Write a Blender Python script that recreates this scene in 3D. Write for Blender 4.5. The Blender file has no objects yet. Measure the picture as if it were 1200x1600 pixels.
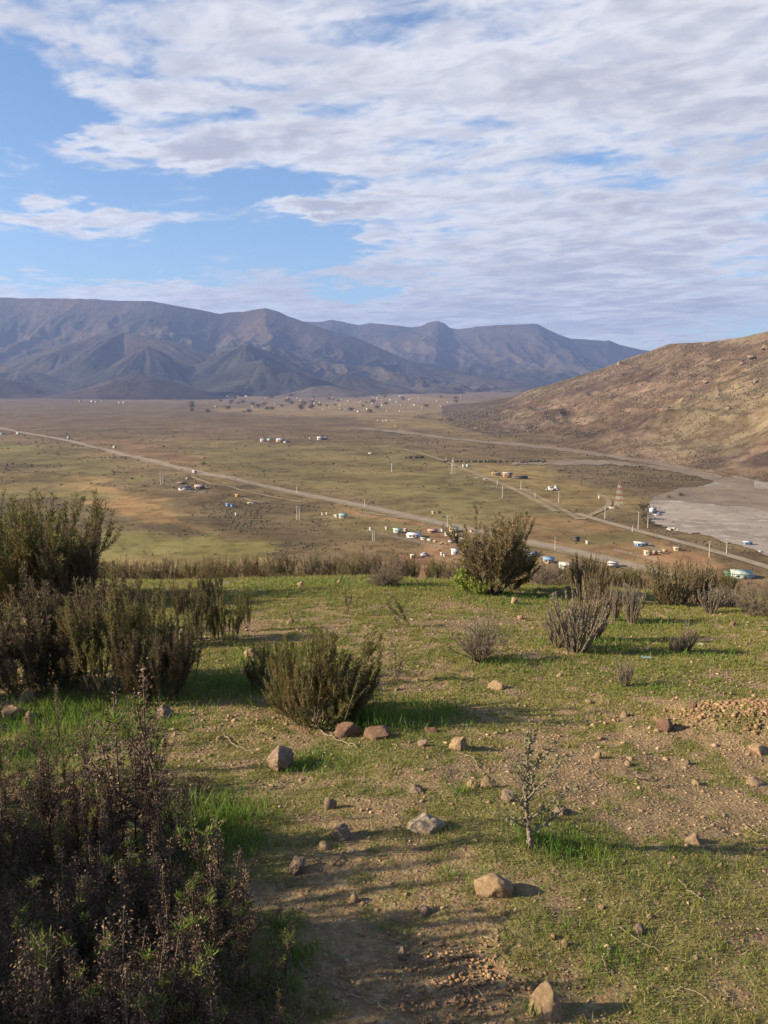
import bpy, bmesh, math, random
import numpy as np
from mathutils import Vector

R = math.radians
random.seed(7)
scene = bpy.context.scene
col = scene.collection

# ------------------------------------------------------------------ camera
EYE = 1.6
PITCH = R(8.75)
FPX = 1300.0                       # focal length in pixels of a 1200 x 1600 frame
cam_data = bpy.data.cameras.new('camera')
cam_data.sensor_fit = 'VERTICAL'
cam_data.sensor_height = 36.0
cam_data.lens = 36.0 * FPX / 1600.0
cam_data.clip_start = 0.05
cam_data.clip_end = 60000
cam = bpy.data.objects.new('camera', cam_data)
cam.location = (0, 0, EYE)
cam.rotation_euler = (math.pi / 2 - PITCH, 0, 0)
col.objects.link(cam)
scene.camera = cam

# ------------------------------------------------------------------ light
SUN_EL = R(24)
SUN_AZ = R(-101)                    # compass style from +Y, so the sun stands at the left, a touch behind
sdir = Vector((math.sin(SUN_AZ) * math.cos(SUN_EL), math.cos(SUN_AZ) * math.cos(SUN_EL), math.sin(SUN_EL)))
sun_data = bpy.data.lights.new('sun', 'SUN')
sun_data.energy = 5.0
sun_data.angle = R(0.6)
sun_data.color = (1.0, 0.86, 0.62)
sun = bpy.data.objects.new('sun', sun_data)
sun.rotation_euler = (-sdir).to_track_quat('-Z', 'Y').to_euler()
sun.location = (0, 0, 50)
col.objects.link(sun)

scene.view_settings.view_transform = 'Standard'
scene.view_settings.look = 'None'
scene.view_settings.exposure = 1.35
scene.view_settings.gamma = 1.0
scene.view_settings.use_curve_mapping = False
scene.render.filter_size = 1.7
scene.cycles.max_bounces = 6
scene.cycles.diffuse_bounces = 3
scene.cycles.transparent_max_bounces = 4
scene.cycles.volume_bounces = 0
scene.cycles.use_denoising = True


def pix_dir(px, py):
    """world ray through a pixel of the 1200 x 1600 frame, scaled to y = 1"""
    xc = (px - 600) / FPX
    yc = -(py - 800) / FPX
    cp, sp = math.cos(PITCH), math.sin(PITCH)
    d = np.array([xc, cp + yc * sp, -sp + yc * cp])
    return d / d[1]


# ------------------------------------------------------------------ world
world = bpy.data.worlds.new('World')
scene.world = world
world.use_nodes = True
wt = world.node_tree
wt.nodes.clear()


class NT:
    """tiny helper for node trees"""
    def __init__(s, tree):
        s.t = tree

    def n(s, kind, **kw):
        nd = s.t.nodes.new(kind)
        for k, v in kw.items():
            setattr(nd, k, v)
        return nd

    def put(s, sock, v):
        if isinstance(v, bpy.types.NodeSocket):
            s.t.links.new(v, sock)
        elif v is not None:
            if hasattr(sock.default_value, '__len__') and not hasattr(v, '__len__'):
                v = (v,) * len(sock.default_value)
            if hasattr(v, '__len__') and len(v) == 3 and len(sock.default_value) == 4:
                v = (*v, 1)
            sock.default_value = v

    def math(s, op, a, b=None, c=None, clamp=False):
        nd = s.n('ShaderNodeMath', operation=op)
        nd.use_clamp = clamp
        for i, v in enumerate((a, b, c)):
            s.put(nd.inputs[i], v)
        return nd.outputs[0]

    def vmath(s, op, a, b=None):
        nd = s.n('ShaderNodeVectorMath', operation=op)
        s.put(nd.inputs[0], a)
        if b is not None:
            s.put(nd.inputs[1], b)
        return nd.outputs['Value'] if op in ('LENGTH', 'DOT_PRODUCT') else nd.outputs[0]

    def noise(s, vec, scale, detail=3, rough=0.5, dist=0.0, out='Fac'):
        nd = s.n('ShaderNodeTexNoise')
        s.put(nd.inputs['Vector'], vec)
        nd.inputs['Scale'].default_value = scale
        nd.inputs['Detail'].default_value = detail
        nd.inputs['Roughness'].default_value = rough
        nd.inputs['Distortion'].default_value = dist
        return nd.outputs[out]

    def step(s, v, a, b, lo=0.0, hi=1.0):
        nd = s.n('ShaderNodeMapRange', interpolation_type='SMOOTHSTEP')
        s.put(nd.inputs[0], v)
        for i, q in zip((1, 2, 3, 4), (a, b, lo, hi)):
            s.put(nd.inputs[i], q)
        return nd.outputs[0]

    def mix(s, f, a, b, mode='MIX'):
        nd = s.n('ShaderNodeMix', data_type='RGBA', blend_type=mode)
        s.put(nd.inputs[0], f)
        s.put(nd.inputs[6], a)
        s.put(nd.inputs[7], b)
        return nd.outputs[2]

    def comb(s, x, y, z=0.0):
        nd = s.n('ShaderNodeCombineXYZ')
        for i, v in enumerate((x, y, z)):
            s.put(nd.inputs[i], v)
        return nd.outputs[0]


w = NT(wt)
tc = w.n('ShaderNodeTexCoord')
D = tc.outputs['Generated']
sep = w.n('ShaderNodeSeparateXYZ')
w.put(sep.inputs[0], D)
dx, dy, dz = sep.outputs
zc = w.math('ADD', w.math('MAXIMUM', dz, 0.0), 0.075)
pxn, pyn = w.math('DIVIDE', dx, zc), w.math('DIVIDE', dy, zc)
P = w.comb(pxn, pyn)
az = w.math('MULTIPLY', w.math('ARCTAN2', dx, dy), 57.29578)
el = w.math('MULTIPLY', w.math('ARCSINE', dz), 57.29578)


def pix_ang(px, py):
    d = pix_dir(px, py)
    d = d / np.linalg.norm(d)
    return math.degrees(math.atan2(d[0], d[1])), math.degrees(math.asin(d[2]))


# clear and cloudy regions of the cloud layer: px, py, half width, half height (px), weight
regions = [
    (50, 160, 130, 90, -0.60), (150, 95, 60, 14, -0.25), (450, 240, 60, 12, -0.2), (-120, 300, 160, 130, -0.35), (230, 285, 260, 42, -0.42), (420, 290, 130, 40, -0.42),
    (340, 375, 190, 56, -0.60), (120, 410, 200, 38, -0.48), (500, 375, 80, 36, -0.40), (560, 462, 65, 22, -0.55),
    (300, 110, 130, 16, -0.22), (330, 180, 110, 18, -0.28), (500, 165, 90, 20, -0.20),
    (140, 335, 140, 26, 0.46), (30, 250, 55, 22, 0.22), (160, 215, 90, 12, 0.22), (250, 230, 160, 22, 0.22),
    (200, 150, 140, 45, 0.20), (300, 60, 300, 60, 0.12),
    (420, 228, 190, 22, 0.28), (520, 325, 110, 14, 0.45), (640, 300, 80, 40, 0.10), (10, 80, 60, 40, -0.15), (300, 458, 260, 12, 0.25),
    (760, 225, 60, 30, -0.18), (1000, 265, 60, 30, -0.25), (880, 245, 60, 30, -0.14), (800, 45, 50, 20, -0.16), (920, 80, 50, 18, -0.16),
    (1090, 90, 420, 150, 0.30), (960, 420, 420, 130, 0.34), (700, 500, 500, 40, 0.25), (100, 470, 420, 16, 0.2), (700, 120, 250, 60, 0.05), (640, 200, 1100, 560, 0.36)]
warp = w.noise(P, 1.3, 2, 0.5, 0.0, out='Color')
warp = w.vmath('SUBTRACT', warp, (0.5, 0.5, 0.5))
wv = w.n('ShaderNodeSeparateXYZ')
w.put(wv.inputs[0], warp)
azw = w.math('MULTIPLY_ADD', wv.outputs[0], 9.0, az)
elw = w.math('MULTIPLY_ADD', wv.outputs[1], 3.0, el)
w2_ = w.n('ShaderNodeSeparateXYZ')
w.put(w2_.inputs[0], w.vmath('SUBTRACT', w.noise(P, 5.0, 4, 0.6, 0.0, out='Color'), (0.5, 0.5, 0.5)))
azw = w.math('MULTIPLY_ADD', w2_.outputs[0], 9.0, azw)
elw = w.math('MULTIPLY_ADD', w2_.outputs[1], 3.2, elw)
AE = w.comb(azw, elw)
cover = None
for (px, py, hw, hh, wt_) in regions:
    a0, e0 = pix_ang(px, py)
    a1, _ = pix_ang(px + hw, py)
    _, e1 = pix_ang(px, py - hh)
    q = w.vmath('MULTIPLY', w.vmath('SUBTRACT', AE, (a0, e0, 0)), (1 / (a1 - a0), 1 / (e1 - e0), 0))
    g = w.step(w.vmath('LENGTH', q), 0.35, 1.35, wt_, 0.0)
    cover = g if cover is None else w.math('ADD', cover, g)
Prot = w.n('ShaderNodeVectorRotate', rotation_type='Z_AXIS')
w.put(Prot.inputs['Vector'], P)
Prot.inputs['Angle'].default_value = R(27)
Ps = w.vmath('MULTIPLY', Prot.outputs[0], (0.95, 1.25, 1))
Pr = w.vmath('MULTIPLY', Prot.outputs[0], (1.0, 1.35, 1))
n1 = w.noise(Ps, 0.9, 7, 0.52, 0.25)
n2 = w.noise(Pr, 3.6, 5, 0.55, 0.6)
rip = w.noise(Pr, 13.0, 4, 0.60, 0.4)
dens = w.math('MULTIPLY_ADD', w.math('SUBTRACT', n1, 0.5), 1.35, 0.34)
dens = w.math('MULTIPLY_ADD', w.math('SUBTRACT', n2, 0.5), 1.45, dens)
dens = w.math('MULTIPLY_ADD', w.math('SUBTRACT', rip, 0.5), 0.55, dens)
dens = w.math('ADD', dens, cover)
alpha = w.step(dens, 0.24, 0.84)
# thick parts of the cloud are greyer underneath
thick = w.step(dens, 0.72, 1.35)
cl = w.mix(thick, (0.355, 0.352, 0.365), (0.205, 0.207, 0.235))
n3 = w.step(w.noise(w.vmath('ADD', Pr, (0.12, 0.05, 0)), 5.0, 5, 0.58, 0.6), 0.40, 0.66)
cl = w.mix(w.math('MULTIPLY', n3, 0.55), cl, (0.195, 0.21, 0.255))
n4 = w.step(w.noise(Ps, 0.45, 3, 0.5), 0.45, 0.68)
cl = w.mix(w.math('MULTIPLY', n4, 0.45), cl, (0.175, 0.178, 0.205))
skyn = w.n('ShaderNodeTexSky', sky_type='NISHITA')
skyn.sun_disc = False
skyn.sun_elevation = SUN_EL
skyn.sun_rotation = SUN_AZ
skyn.altitude = 300
skyn.air_density = 1.0
skyn.dust_density = 0.6
skyn.ozone_density = 2.2
skc = w.mix(1.0, skyn.outputs[0], (0.80, 0.93, 1.06), 'MULTIPLY')
bg1, bg2 = w.n('ShaderNodeBackground'), w.n('ShaderNodeBackground')
w.put(bg1.inputs[0], skc)
bg1.inputs[1].default_value = 0.066
w.put(bg2.inputs[0], cl)
bg2.inputs[1].default_value = 1.0
ms = w.n('ShaderNodeMixShader')
# veil that thickens to the horizon
alpha = w.math('MULTIPLY', alpha, 0.96)
w.put(ms.inputs[0], alpha)
wt.links.new(bg1.outputs[0], ms.inputs[1])
wt.links.new(bg2.outputs[0], ms.inputs[2])
wo = w.n('ShaderNodeOutputWorld')
wt.links.new(ms.outputs[0], wo.inputs[0])


# ------------------------------------------------------------------ numeric noise
def _hash(xi, yi, seed):
    h = (xi * 374761393 + yi * 668265263 + seed * 1442695041) & 0xFFFFFFFF
    h = ((h ^ (h >> 13)) * 1274126177) & 0xFFFFFFFF
    h = h ^ (h >> 16)
    return (h & 0xFFFFFF) / float(0xFFFFFF)


def vnoise(x, y, seed=0):
    x = np.asarray(x, float)
    y = np.asarray(y, float)
    xf, yf = np.floor(x), np.floor(y)
    xi, yi = xf.astype(np.int64), yf.astype(np.int64)
    fx, fy = x - xf, y - yf
    fx, fy = fx * fx * fx * (fx * (fx * 6 - 15) + 10), fy * fy * fy * (fy * (fy * 6 - 15) + 10)
    a, b = _hash(xi, yi, seed), _hash(xi + 1, yi, seed)
    c, d = _hash(xi, yi + 1, seed), _hash(xi + 1, yi + 1, seed)
    return (a + (b - a) * fx) * (1 - fy) + (c + (d - c) * fx) * fy


def fbm(x, y, oct=4, seed=0, gain=0.5):
    s, amp, tot = 0.0, 1.0, 0.0
    for i in range(oct):
        c, sn = math.cos(0.6 * i), math.sin(0.6 * i)
        xx, yy = x * c - y * sn, x * sn + y * c
        s = s + amp * vnoise(xx * 2 ** i, yy * 2 ** i, seed + i * 17)
        tot += amp
        amp *= gain
    return s / tot


def ridged(x, y, oct=4, seed=0, gain=0.5):
    s, amp, tot = 0.0, 1.0, 0.0
    for i in range(oct):
        c, sn = math.cos(0.5 * i), math.sin(0.5 * i)
        xx, yy = x * c - y * sn, x * sn + y * c
        s = s + amp * (1 - np.abs(2 * vnoise(xx * 2 ** i, yy * 2 ** i, seed + i * 13) - 1))
        tot += amp
        amp *= gain
    return s / tot


def sstep(v, a, b):
    t = np.clip((v - a) / (b - a), 0, 1)
    return t * t * (3 - 2 * t)


# ------------------------------------------------------------------ mesh helpers
def make_mesh(name, V, F, mat=None, smooth=False, attrs=None, mats=None, midx=None):
    V = np.asarray(V, np.float32).reshape(-1, 3)
    F = np.asarray(F, np.int32)
    k = F.shape[1]
    me = bpy.data.meshes.new(name)
    me.vertices.add(len(V))
    me.vertices.foreach_set('co', V.ravel())
    me.loops.add(F.size)
    me.loops.foreach_set('vertex_index', F.ravel())
    me.polygons.add(len(F))
    me.polygons.foreach_set('loop_start', np.arange(0, F.size, k, dtype=np.int32))
    me.polygons.foreach_set('loop_total', np.full(len(F), k, np.int32))
    if smooth:
        me.polygons.foreach_set('use_smooth', np.ones(len(F), bool))
    if mat:
        me.materials.append(mat)
    for m in (mats or []):
        me.materials.append(m)
    if midx is not None:
        me.polygons.foreach_set('material_index', np.asarray(midx, np.int32))
    for an, av in (attrs or {}).items():
        av = np.asarray(av, np.float32)
        if av.ndim == 1:
            at = me.attributes.new(an, 'FLOAT', 'POINT')
            at.data.foreach_set('value', av)
        else:
            at = me.attributes.new(an, 'FLOAT_COLOR', 'POINT')
            c4 = np.ones((len(V), 4), np.float32)
            c4[:, :3] = av
            at.data.foreach_set('color', c4.ravel())
    me.update(calc_edges=True)
    return me


def grid_faces(nr, nc):
    i = np.arange(nr - 1)[:, None] * nc + np.arange(nc - 1)[None, :]
    i = i.ravel()
    return np.stack([i, i + 1, i + nc + 1, i + nc], 1)


def link(name, me, parent=None, loc=None, rotz=0.0, scale=None):
    o = bpy.data.objects.new(name, me)
    col.objects.link(o)
    if parent:
        o.parent = parent
    if loc is not None:
        o.location = loc
    if rotz:
        o.rotation_euler = (0, 0, rotz)
    if scale is not None:
        o.scale = scale if hasattr(scale, '__len__') else (scale,) * 3
    return o


def tag(o, label=None, cat=None, group=None, kind=None):
    if label:
        o['label'] = label
    if cat:
        o['category'] = cat
    if group:
        o['group'] = group
    if kind:
        o['kind'] = kind
    return o


def thing(name, parts, loc, rotz=0.0, scale=1.0, label=None, cat=None, group=None, tilt=None):
    """an Empty at the thing's base that parents (name, mesh[, label][, subparts]) parts"""
    root = bpy.data.objects.new(name, None)
    root.empty_display_size = 0.2
    col.objects.link(root)
    root.location = loc
    root.rotation_euler = (tilt[0], tilt[1], rotz) if tilt else (0, 0, rotz)
    root.scale = scale if hasattr(scale, '__len__') else (scale,) * 3
    tag(root, label, cat, group)
    for p in parts:
        o = link(p[0], p[1], root)
        if p[0] in FINE:
            o['kind'] = 'stuff'
        if len(p) > 2 and p[2]:
            o['label'] = p[2]
        if len(p) > 3:
            for s in p[3]:
                link(s[0], s[1], o)
    return root


FINE = {'stems', 'foliage', 'leaf_stubble', 'dry_leaves', 'green_tuft', 'leaves'}


class Geo:
    def __init__(s):
        s.V, s.F, s.n = [], [], 0

    def add(s, v, f):
        v = np.asarray(v, float).reshape(-1, 3)
        f = np.asarray(f, int)
        if len(v) == 0:
            return
        if f.shape[1] == 4:
            f = np.concatenate([f[:, [0, 1, 2]], f[:, [0, 2, 3]]])
        s.V.append(v)
        s.F.append(f + s.n)
        s.n += len(v)

    def box(s, c, size, rz=0.0, taper=1.0):
        x, y, z = np.array(size) / 2.0
        v = np.array([[-x, -y, -z], [x, -y, -z], [x, y, -z], [-x, y, -z], [-x, -y, z], [x, -y, z], [x, y, z], [-x, y, z]])
        v[4:, :2] *= taper
        c_, s_ = math.cos(rz), math.sin(rz)
        v = np.stack([v[:, 0] * c_ - v[:, 1] * s_, v[:, 0] * s_ + v[:, 1] * c_, v[:, 2]], 1) + np.array(c)
        s.add(v, [[3, 2, 1, 0], [4, 5, 6, 7], [0, 1, 5, 4], [1, 2, 6, 5], [2, 3, 7, 6], [3, 0, 4, 7]])

    def tube(s, path, rad, k=4, cap=True):
        path = np.asarray(path, float)
        n = len(path)
        rad = np.broadcast_to(np.asarray(rad, float), (n,))
        T = np.gradient(path, axis=0)
        T /= np.linalg.norm(T, axis=1)[:, None] + 1e-9
        ref = np.array([0.31, 0.95, 0.05]) if abs(T[0][2]) > 0.7 else np.array([0.05, 0.1, 0.99])
        A = np.cross(T, ref)
        A /= np.linalg.norm(A, axis=1)[:, None] + 1e-9
        B = np.cross(T, A)
        an = np.arange(k) * 2 * math.pi / k
        v = path[:, None] + rad[:, None, None] * (A[:, None] * np.cos(an)[None, :, None] + B[:, None] * np.sin(an)[None, :, None])
        v = v.reshape(-1, 3)
        i = np.arange(n - 1)[:, None] * k
        j = np.arange(k)[None]
        jn = (j + 1) % k
        f = np.stack([(i + j).ravel(), (i + jn).ravel(), (i + k + jn).ravel(), (i + k + j).ravel()], 1)
        s.add(v, f)
        if cap:
            v2 = np.concatenate([v[-k:], path[-1:] + T[-1:] * rad[-1]])
            s.add(v2, np.stack([np.arange(k), (np.arange(k) + 1) % k, np.full(k, k)], 1))

    def leaves(s, P, Dv, L, W, rng, diamond=False, bend=0.0):
        n = len(P)
        if n == 0:
            return
        Dv = Dv / (np.linalg.norm(Dv, axis=1)[:, None] + 1e-9)
        S = np.cross(Dv, rng.normal(size=(n, 3)))
        S /= np.linalg.norm(S, axis=1)[:, None] + 1e-9
        L = np.broadcast_to(L, (n,))[:, None]
        W = np.broadcast_to(W, (n,))[:, None]
        tip = P + Dv * L
        if not diamond:
            v = np.stack([P - S * W / 2, P + S * W / 2, tip], 1).reshape(-1, 3)
            s.add(v, np.arange(3 * n).reshape(-1, 3))
        else:
            Nn = np.cross(Dv, S)
            mid = P + Dv * L * 0.5 + Nn * L * bend
            v = np.stack([P, mid - S * W / 2, mid + S * W / 2, tip], 1).reshape(-1, 3)
            b = np.arange(n)[:, None] * 4
            s.add(v, np.concatenate([b + np.array([[0, 1, 2]]), b + np.array([[2, 1, 3]])]))

    def mesh(s, name, mat=None, smooth=False, **kw):
        return make_mesh(name, np.concatenate(s.V), np.concatenate(s.F), mat, smooth, **kw)


# ------------------------------------------------------------------ materials
def base_mat(name, rough=0.9, spec=0.2):
    m = bpy.data.materials.new(name)
    m.use_nodes = True
    t = NT(m.node_tree)
    b = m.node_tree.nodes['Principled BSDF']
    b.inputs['Roughness'].default_value = rough
    b.inputs['Specular IOR Level'].default_value = spec
    return m, t, b


def noisy(name, c1, c2, scale=6.0, rough=0.9, spec=0.2, bump=0.0, c3=None, bscale=None, detail=5, metal=0.0):
    m, t, b = base_mat(name, rough, spec)
    tcn = t.n('ShaderNodeTexCoord')
    f = t.step(t.noise(tcn.outputs['Object'], scale, detail, 0.6), 0.32, 0.68)
    c = t.mix(f, c1, c2)
    if c3:
        c = t.mix(t.step(t.noise(tcn.outputs['Object'], scale * 3.7, 4, 0.6), 0.52, 0.68), c, c3)
    t.put(b.inputs['Base Color'], c)
    b.inputs['Metallic'].default_value = metal
    if bump:
        bn = t.n('ShaderNodeBump')
        bn.inputs['Strength'].default_value = bump
        bn.inputs['Distance'].default_value = 0.02
        t.put(bn.inputs['Height'], t.noise(tcn.outputs['Object'], bscale or scale * 5, 6, 0.65))
        t.put(b.inputs['Normal'], bn.outputs[0])
    return m


def leafy(name, c1, c2, c3, clump=3.0, trans=0.35, dry=None, dry_amt=0.0):
    """leaf material: every leaf its own tint, clumps of leaves differ, some light passes through"""
    m, t, b = base_mat(name, 0.65, 0.25)
    g = t.n('ShaderNodeNewGeometry')
    oi = t.n('ShaderNodeObjectInfo')
    r = g.outputs['Random Per Island']
    pos = g.outputs['Position']
    c = t.mix(r, c1, c2)
    c = t.mix(t.step(t.noise(pos, clump, 3, 0.6), 0.40, 0.62), c, c3)
    c = t.mix(t.math('MULTIPLY', oi.outputs['Random'], 0.35), c, c1)
    if dry:
        rr = t.math('FRACT', t.math('MULTIPLY', r, 7.31))
        c = t.mix(t.step(rr, 1 - dry_amt, 1 - dry_amt + 0.02), c, dry)
    t.put(b.inputs['Base Color'], c)
    tr = t.n('ShaderNodeBsdfTranslucent')
    t.put(tr.inputs[0], c)
    mx = t.n('ShaderNodeMixShader')
    mx.inputs[0].default_value = trans
    m.node_tree.links.new(b.outputs[0], mx.inputs[1])
    m.node_tree.links.new(tr.outputs[0], mx.inputs[2])
    m.node_tree.links.new(mx.outputs[0], m.node_tree.nodes['Material Output'].inputs[0])
    return m


def plain(name, c, rough=0.6, spec=0.3, dirt=0.75):
    c2 = tuple(v * dirt for v in c)
    return noisy(name, c, c2, 0.8, rough, spec)


M = {}
M['leaf_green'] = leafy('leaf_green', (0.135, 0.145, 0.03), (0.07, 0.085, 0.02), (0.17, 0.13, 0.04), 4.0, 0.35, (0.20, 0.13, 0.075), 0.18)
M['leaf_brown'] = leafy('leaf_brown', (0.115, 0.078, 0.045), (0.058, 0.048, 0.023), (0.16, 0.10, 0.062), 3.0, 0.25, (0.085, 0.10, 0.03), 0.25)
M['leaf_grey'] = leafy('leaf_grey', (0.23, 0.18, 0.12), (0.15, 0.12, 0.075), (0.12, 0.105, 0.05), 5.0, 0.15, (0.33, 0.28, 0.23), 0.3)
M['leaf_olive'] = leafy('leaf_olive', (0.17, 0.15, 0.05), (0.10, 0.10, 0.032), (0.20, 0.135, 0.06), 5.0, 0.2, (0.25, 0.17, 0.11), 0.25)
M['leaf_silver'] = leafy('leaf_silver', (0.20, 0.20, 0.11), (0.12, 0.13, 0.065), (0.22, 0.19, 0.11), 20.0, 0.3)
M['leaf_lime'] = leafy('leaf_lime', (0.24, 0.30, 0.05), (0.16, 0.22, 0.035), (0.28, 0.30, 0.07), 8.0, 0.4)
M['dead_leaf'] = leafy('dead_leaf', (0.088, 0.052, 0.032), (0.035, 0.021, 0.014), (0.12, 0.074, 0.045), 18.0, 0.05, (0.25, 0.17, 0.11), 0.12)
M['needle'] = leafy('needle', (0.15, 0.21, 0.035), (0.08, 0.13, 0.022), (0.22, 0.25, 0.05), 12.0, 0.4)
M['grass'] = leafy('grass', (0.185, 0.205, 0.036), (0.12, 0.145, 0.026), (0.25, 0.22, 0.06), 1.2, 0.4, (0.34, 0.27, 0.15), 0.16)
M['lush'] = leafy('lush', (0.105, 0.20, 0.026), (0.07, 0.135, 0.018), (0.155, 0.215, 0.038), 3.0, 0.45, (0.26, 0.24, 0.10), 0.05)
M['bark'] = noisy('bark', (0.17, 0.125, 0.09), (0.085, 0.062, 0.045), 30, 0.9, 0.15)
M['bark_grey'] = noisy('bark_grey', (0.24, 0.185, 0.14), (0.12, 0.092, 0.068), 25, 0.9, 0.15)
M['twig'] = noisy('twig', (0.27, 0.22, 0.16), (0.17, 0.13, 0.09), 20, 0.85, 0.2)
M['straw'] = noisy('straw', (0.34, 0.28, 0.19), (0.24, 0.18, 0.11), 12, 0.7, 0.25)
M['rock_tan'] = noisy('rock_tan', (0.43, 0.30, 0.18), (0.27, 0.175, 0.10), 9, 0.92, 0.15, 0.7, (0.22, 0.13, 0.085), 60)
M['rock_pink'] = noisy('rock_pink', (0.37, 0.255, 0.185), (0.21, 0.14, 0.10), 12, 0.92, 0.15, 0.8, (0.52, 0.42, 0.34), 70)
M['rock_red'] = noisy('rock_red', (0.22, 0.125, 0.085), (0.13, 0.075, 0.05), 10, 0.92, 0.15, 0.7, (0.40, 0.26, 0.18), 60)
M['rock_lichen'] = noisy('rock_lichen', (0.40, 0.31, 0.24), (0.28, 0.20, 0.16), 9, 0.92, 0.15, 0.6, (0.42, 0.33, 0.07), 50)
M['rock_white'] = noisy('rock_white', (0.40, 0.36, 0.30), (0.29, 0.25, 0.20), 9, 0.85, 0.2, 0.6, None, 50)
M['rock_far'] = noisy('rock_far', (0.25, 0.175, 0.115), (0.15, 0.105, 0.07), 0.3, 0.95, 0.1)


def tinted(c1, c2, attr_name='pebble', rough=0.92):
    m, t, b = base_mat(attr_name, rough, 0.15)
    g = t.n('ShaderNodeNewGeometry')
    r = g.outputs['Random Per Island']
    c = t.mix(r, c1, c2)
    c = t.mix(t.step(t.math('FRACT', t.math('MULTIPLY', r, 5.77)), 0.86, 0.9), c, tuple(min(1, 1.35 * v) for v in c1))
    c = t.mix(t.math('MULTIPLY', t.noise(g.outputs['Position'], 90, 3, 0.6), 0.5), c, tuple(0.6 * v for v in c2))
    t.put(b.inputs['Base Color'], c)
    return m


M['pebble'] = tinted((0.36, 0.25, 0.15), (0.22, 0.14, 0.085), 'pebble')
M['clod'] = tinted((0.33, 0.205, 0.11), (0.20, 0.12, 0.068), 'clod')

# ground of the near slope: soil with gravel, green film where the grass mask says so
m, t, b = base_mat('slope_soil', 0.95, 0.12)
g = t.n('ShaderNodeNewGeometry')
pos = g.outputs['Position']
at = t.n('ShaderNodeAttribute', attribute_name='green')
soil = t.mix(t.step(t.noise(pos, 3.0, 6, 0.65), 0.35, 0.65), (0.232, 0.156, 0.080), (0.165, 0.110, 0.058))
soil = t.mix(t.step(t.noise(pos, 28.0, 5, 0.7), 0.42, 0.66), soil, (0.295, 0.212, 0.118))
vor = t.n('ShaderNodeTexVoronoi')
t.put(vor.inputs['Vector'], pos)
vor.inputs['Scale'].default_value = 55
soil = t.mix(t.math('MULTIPLY', t.step(vor.outputs['Distance'], 0.5, 0.15), 0.4), soil, vor.outputs['Color'], 'SOFT_LIGHT')
gcol = t.mix(t.step(t.noise(pos, 9.0, 5, 0.7), 0.35, 0.65), (0.125, 0.122, 0.035), (0.19, 0.165, 0.062))
gm_ = t.math('ADD', at.outputs['Fac'], t.math('MULTIPLY', t.math('SUBTRACT', t.noise(pos, 14.0, 5, 0.7), 0.5), 1.1))
soil = t.mix(t.step(gm_, 0.35, 0.80, 0.0, 0.66), soil, gcol)
t.put(b.inputs['Base Color'], soil)
bn = t.n('ShaderNodeBump')
bn.inputs['Strength'].default_value = 0.8
bn.inputs['Distance'].default_value = 0.015
t.put(bn.inputs['Height'], t.math('ADD', t.noise(pos, 60.0, 6, 0.7), t.math('MULTIPLY', vor.outputs['Distance'], -0.6)))
t.put(b.inputs['Normal'], bn.outputs[0])
M['slope'] = m


def land_mat(name, scales=(0.02, 0.12, 0.5), dark=(0.45, 0.42, 0.40), amt=0.6, bumpd=0.0):
    m, t, b = base_mat(name, 0.97, 0.08)
    g = t.n('ShaderNodeNewGeometry')
    pos = g.outputs['Position']
    at = t.n('ShaderNodeAttribute', attribute_name='tint')
    c = at.outputs['Color']
    c = t.mix(t.math('MULTIPLY', t.step(t.noise(pos, scales[0], 6, 0.65), 0.40, 0.62), amt), c, t.mix(1.0, c, dark, 'MULTIPLY'))
    c = t.mix(t.math('MULTIPLY', t.step(t.noise(pos, scales[1], 5, 0.7), 0.45, 0.62), amt), c, t.mix(1.0, c, dark, 'MULTIPLY'))
    c = t.mix(t.math('MULTIPLY', t.step(t.noise(pos, scales[2], 4, 0.7), 0.5, 0.7), 0.5), c, t.mix(1.0, c, (1.5, 1.4, 1.3), 'MULTIPLY'))
    t.put(b.inputs['Base Color'], c)
    bn = t.n('ShaderNodeBump')
    bn.inputs['Strength'].default_value = 0.7
    bn.inputs['Distance'].default_value = bumpd or 1.0 / (scales[2] * 8)
    t.put(bn.inputs['Height'], t.noise(pos, scales[1] if bumpd else scales[2], 6, 0.72))
    t.put(b.inputs['Normal'], bn.outputs[0])
    return m


M['valley'] = land_mat('valley_soil', (0.02, 0.09, 0.4))
M['hill'] = land_mat('hillside_soil', (0.012, 0.06, 0.25), (0.50, 0.45, 0.42), 0.8, 2.2)
M['mountain'] = land_mat('mountain_scrub', (0.0022, 0.012, 0.05), (0.50, 0.50, 0.52), 0.75, 26.0)
M['asphalt'] = noisy('road_asphalt', (0.27, 0.21, 0.15), (0.21, 0.165, 0.12), 0.12, 0.85, 0.2)
M['dirt'] = noisy('dirt_track', (0.26, 0.19, 0.115), (0.17, 0.135, 0.08), 0.08, 0.95, 0.1)
M['sand'] = noisy('river_sand', (0.285, 0.238, 0.195), (0.18, 0.148, 0.12), 0.03, 0.95, 0.1, 0.0, (0.34, 0.29, 0.245))
M['mud'] = noisy('river_mud', (0.215, 0.165, 0.12), (0.15, 0.115, 0.085), 0.05, 0.95, 0.1)
M['paint'] = plain('road_paint', (0.65, 0.62, 0.5))
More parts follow.
